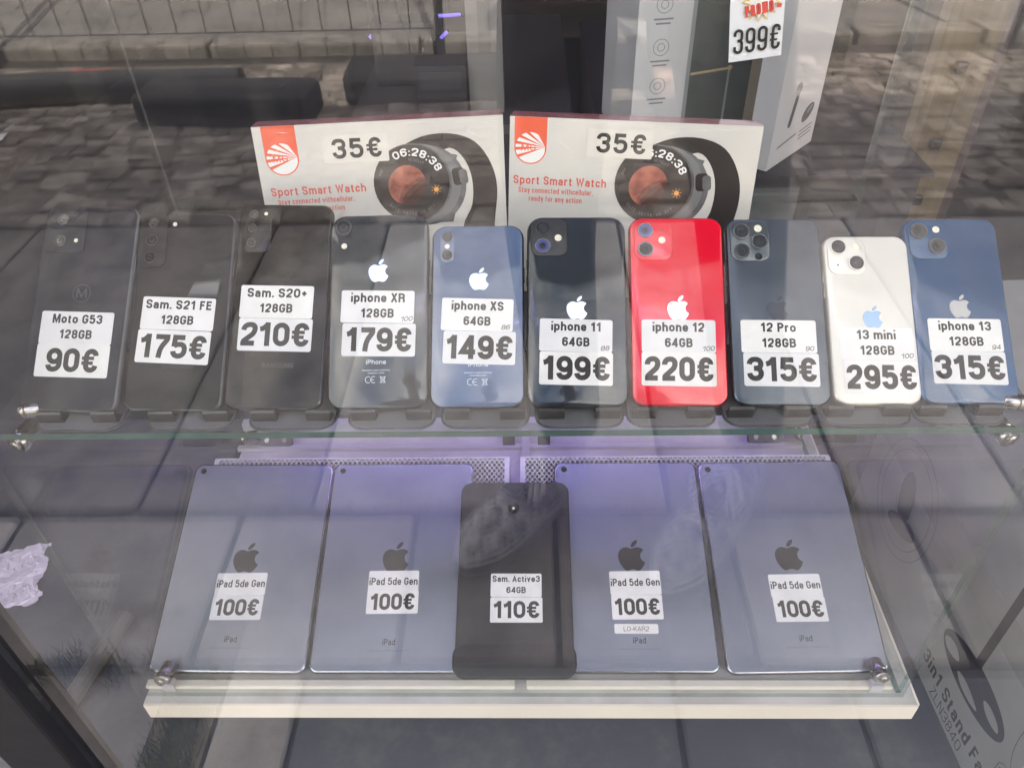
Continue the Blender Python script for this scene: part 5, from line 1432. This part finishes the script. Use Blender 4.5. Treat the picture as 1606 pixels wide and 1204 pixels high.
skin('hair', {'a': ((0, -.01, 1.62), (.078, .08)), 'b': ((0, -.005, 1.69), (.076, .082)), 'c': ((0, .005, 1.73), (.05, .055))}, [('a', 'b'), ('b', 'c')], hair, pb)
for s in (-1, 1):
    mb = MB(); mb.plate(s * .18, .07 + s * .09, .10, .28, .048, .001, .07, .02, 6, 3); mb.build('shoe', rub, pb, smooth=True)
    mb = MB(); mb.disc(s * .03, 0, 0, .006, .010, 12); e = mb.build('eye', scr, pb); e.matrix_local = Matrix.Translation((0, .103, 1.64)) @ Matrix.Rotation(-math.pi / 2, 4, 'X')
mb = MB(); mb.tube([(0, .104, 1.645), (0, .122, 1.61), (0, .108, 1.598)], .009, 8, rs=[.006, .012, .008]); mb.build('nose', skin_m, pb, smooth=True)
mb = MB(); mb.tube([(-.022, .098, 1.568), (0, .106, 1.569), (.022, .098, 1.568)], .005, 6); mb.build('mouth', mat('lips', (.40, .16, .14), .5), pb)

# sneakers
shoe_m = mat('grey_knit', (.62, .61, .59), .75, var=.6, vscale=55, vcol=(.12, .12, .13), bump=.5, bscale=250)
sole_m = mat('sole_white', (.50, .49, .47), .6, var=.2, vscale=30)
lace_m = mat('lace', (.9, .89, .86), .8)
def shoe(heel, toe, lab):
    h = Vector(heel); tt = Vector(toe); d = (tt - h).normalized(); L = (tt - h).length
    s = bpy.data.objects.new('sneaker', None); COL.objects.link(s); s.parent = pr
    s.matrix_world = frame((h.x, h.y, GZ + .001), d, Vector((0, 0, 1)).cross(d)); s.matrix_parent_inverse = Matrix.Identity(4)
    s.matrix_local = Matrix.Translation(-Vector((.15, -.78, GZ))) @ frame((h.x, h.y, GZ + .001), d, Vector((0, 0, 1)).cross(d))
    def prof(k, n=20):  # half width along length
        t = k
        return .030 + .017 * math.sin(math.pi * min(t * 1.05, 1)) + (.006 if t > .55 else 0) * math.sin(math.pi * (t - .55) / .45)
    rings = []
    K = 14
    def ring_at(t, zt, zb, wsc, n=14):
        x = t * L; w = prof(t) * wsc
        if t < .06: w *= .65 + t * 5
        if t > .9: w *= max(.35, 1 - (t - .9) * 6)
        return [(x, w * math.cos(a), zb + (zt - zb) * max(0, math.sin(a)) if math.sin(a) >= 0 else zb) for a in [math.pi * q / (n - 1) for q in range(n)]]
    top = [.100, .104, .100, .096, .090, .082, .074, .066, .060, .056, .053, .050, .044, .034, .022]
    rings = [ring_at(k / K, top[k] , .022, 1) for k in range(K + 1)]
    mb = MB(); mb.loops(rings); mb.build('upper', shoe_m, s, smooth=True)
    out = []
    for k in range(K + 1):
        t = k / K; w = prof(t) * 1.10
        if t < .06: w *= .65 + t * 5
        if t > .9: w *= max(.4, 1 - (t - .9) * 5.5)
        out.append((t, w))
    o2 = [(t * L * 1.02 - .004, -w) for t, w in out] + [(t * L * 1.02 - .004, w) for t, w in reversed(out)]
    mb = MB(); mb.poly(ccw(o2), 0, .024); mb.poly(ccw(o2)[::-1], 0); mb.build('sole', sole_m, s)
    for k in range(5):
        t = .40 + k * .065; z = top[int(t * K)] + .009
        w = .020 - k * .001
        mb = MB(); mb.tube([(t * L - .006, -w, z - .008), (t * L, 0, z + .003), (t * L + .010, w, z - .008)], .0042, 6)
        mb.tube([(t * L + .010, -w, z - .008), (t * L + .003, 0, z + .004), (t * L - .006, w, z - .008)], .0042, 6)
        mb.build('lace', lace_m, s)['kind'] = 'stuff'
    mb = MB(); x0 = .36 * L
    for sg in (-1, 1):
        mb.tube([(x0, 0, .102), (x0 + .015, sg * .02, .108), (x0 + .045, sg * .045, .085), (x0 + .060, sg * .040, .065), (x0 + .035, sg * .022, .080), (x0 + .004, 0, .100)], .0040, 6)
        mb.tube([(x0, 0, .102), (x0 + .03, sg * .012, .100), (x0 + .065, sg * .03, .065)], .0026, 6)
    mb.build('lace_bow', lace_m, s)['kind'] = 'stuff'
    mb = MB(); mb.bbox(.30 * L, .62 * L, -.017, .017, .078, .086, .003); mb.build('tongue', mat('tongue', (.22, .22, .23), .8), s)
    return s
shoe((.085, -.715), (-.115, -.455), '') if False else shoe((.085, -.715, 0), (-.115, -.470, 0), '')
shoe((.40, -.70, 0), (.20, -.42, 0), '')
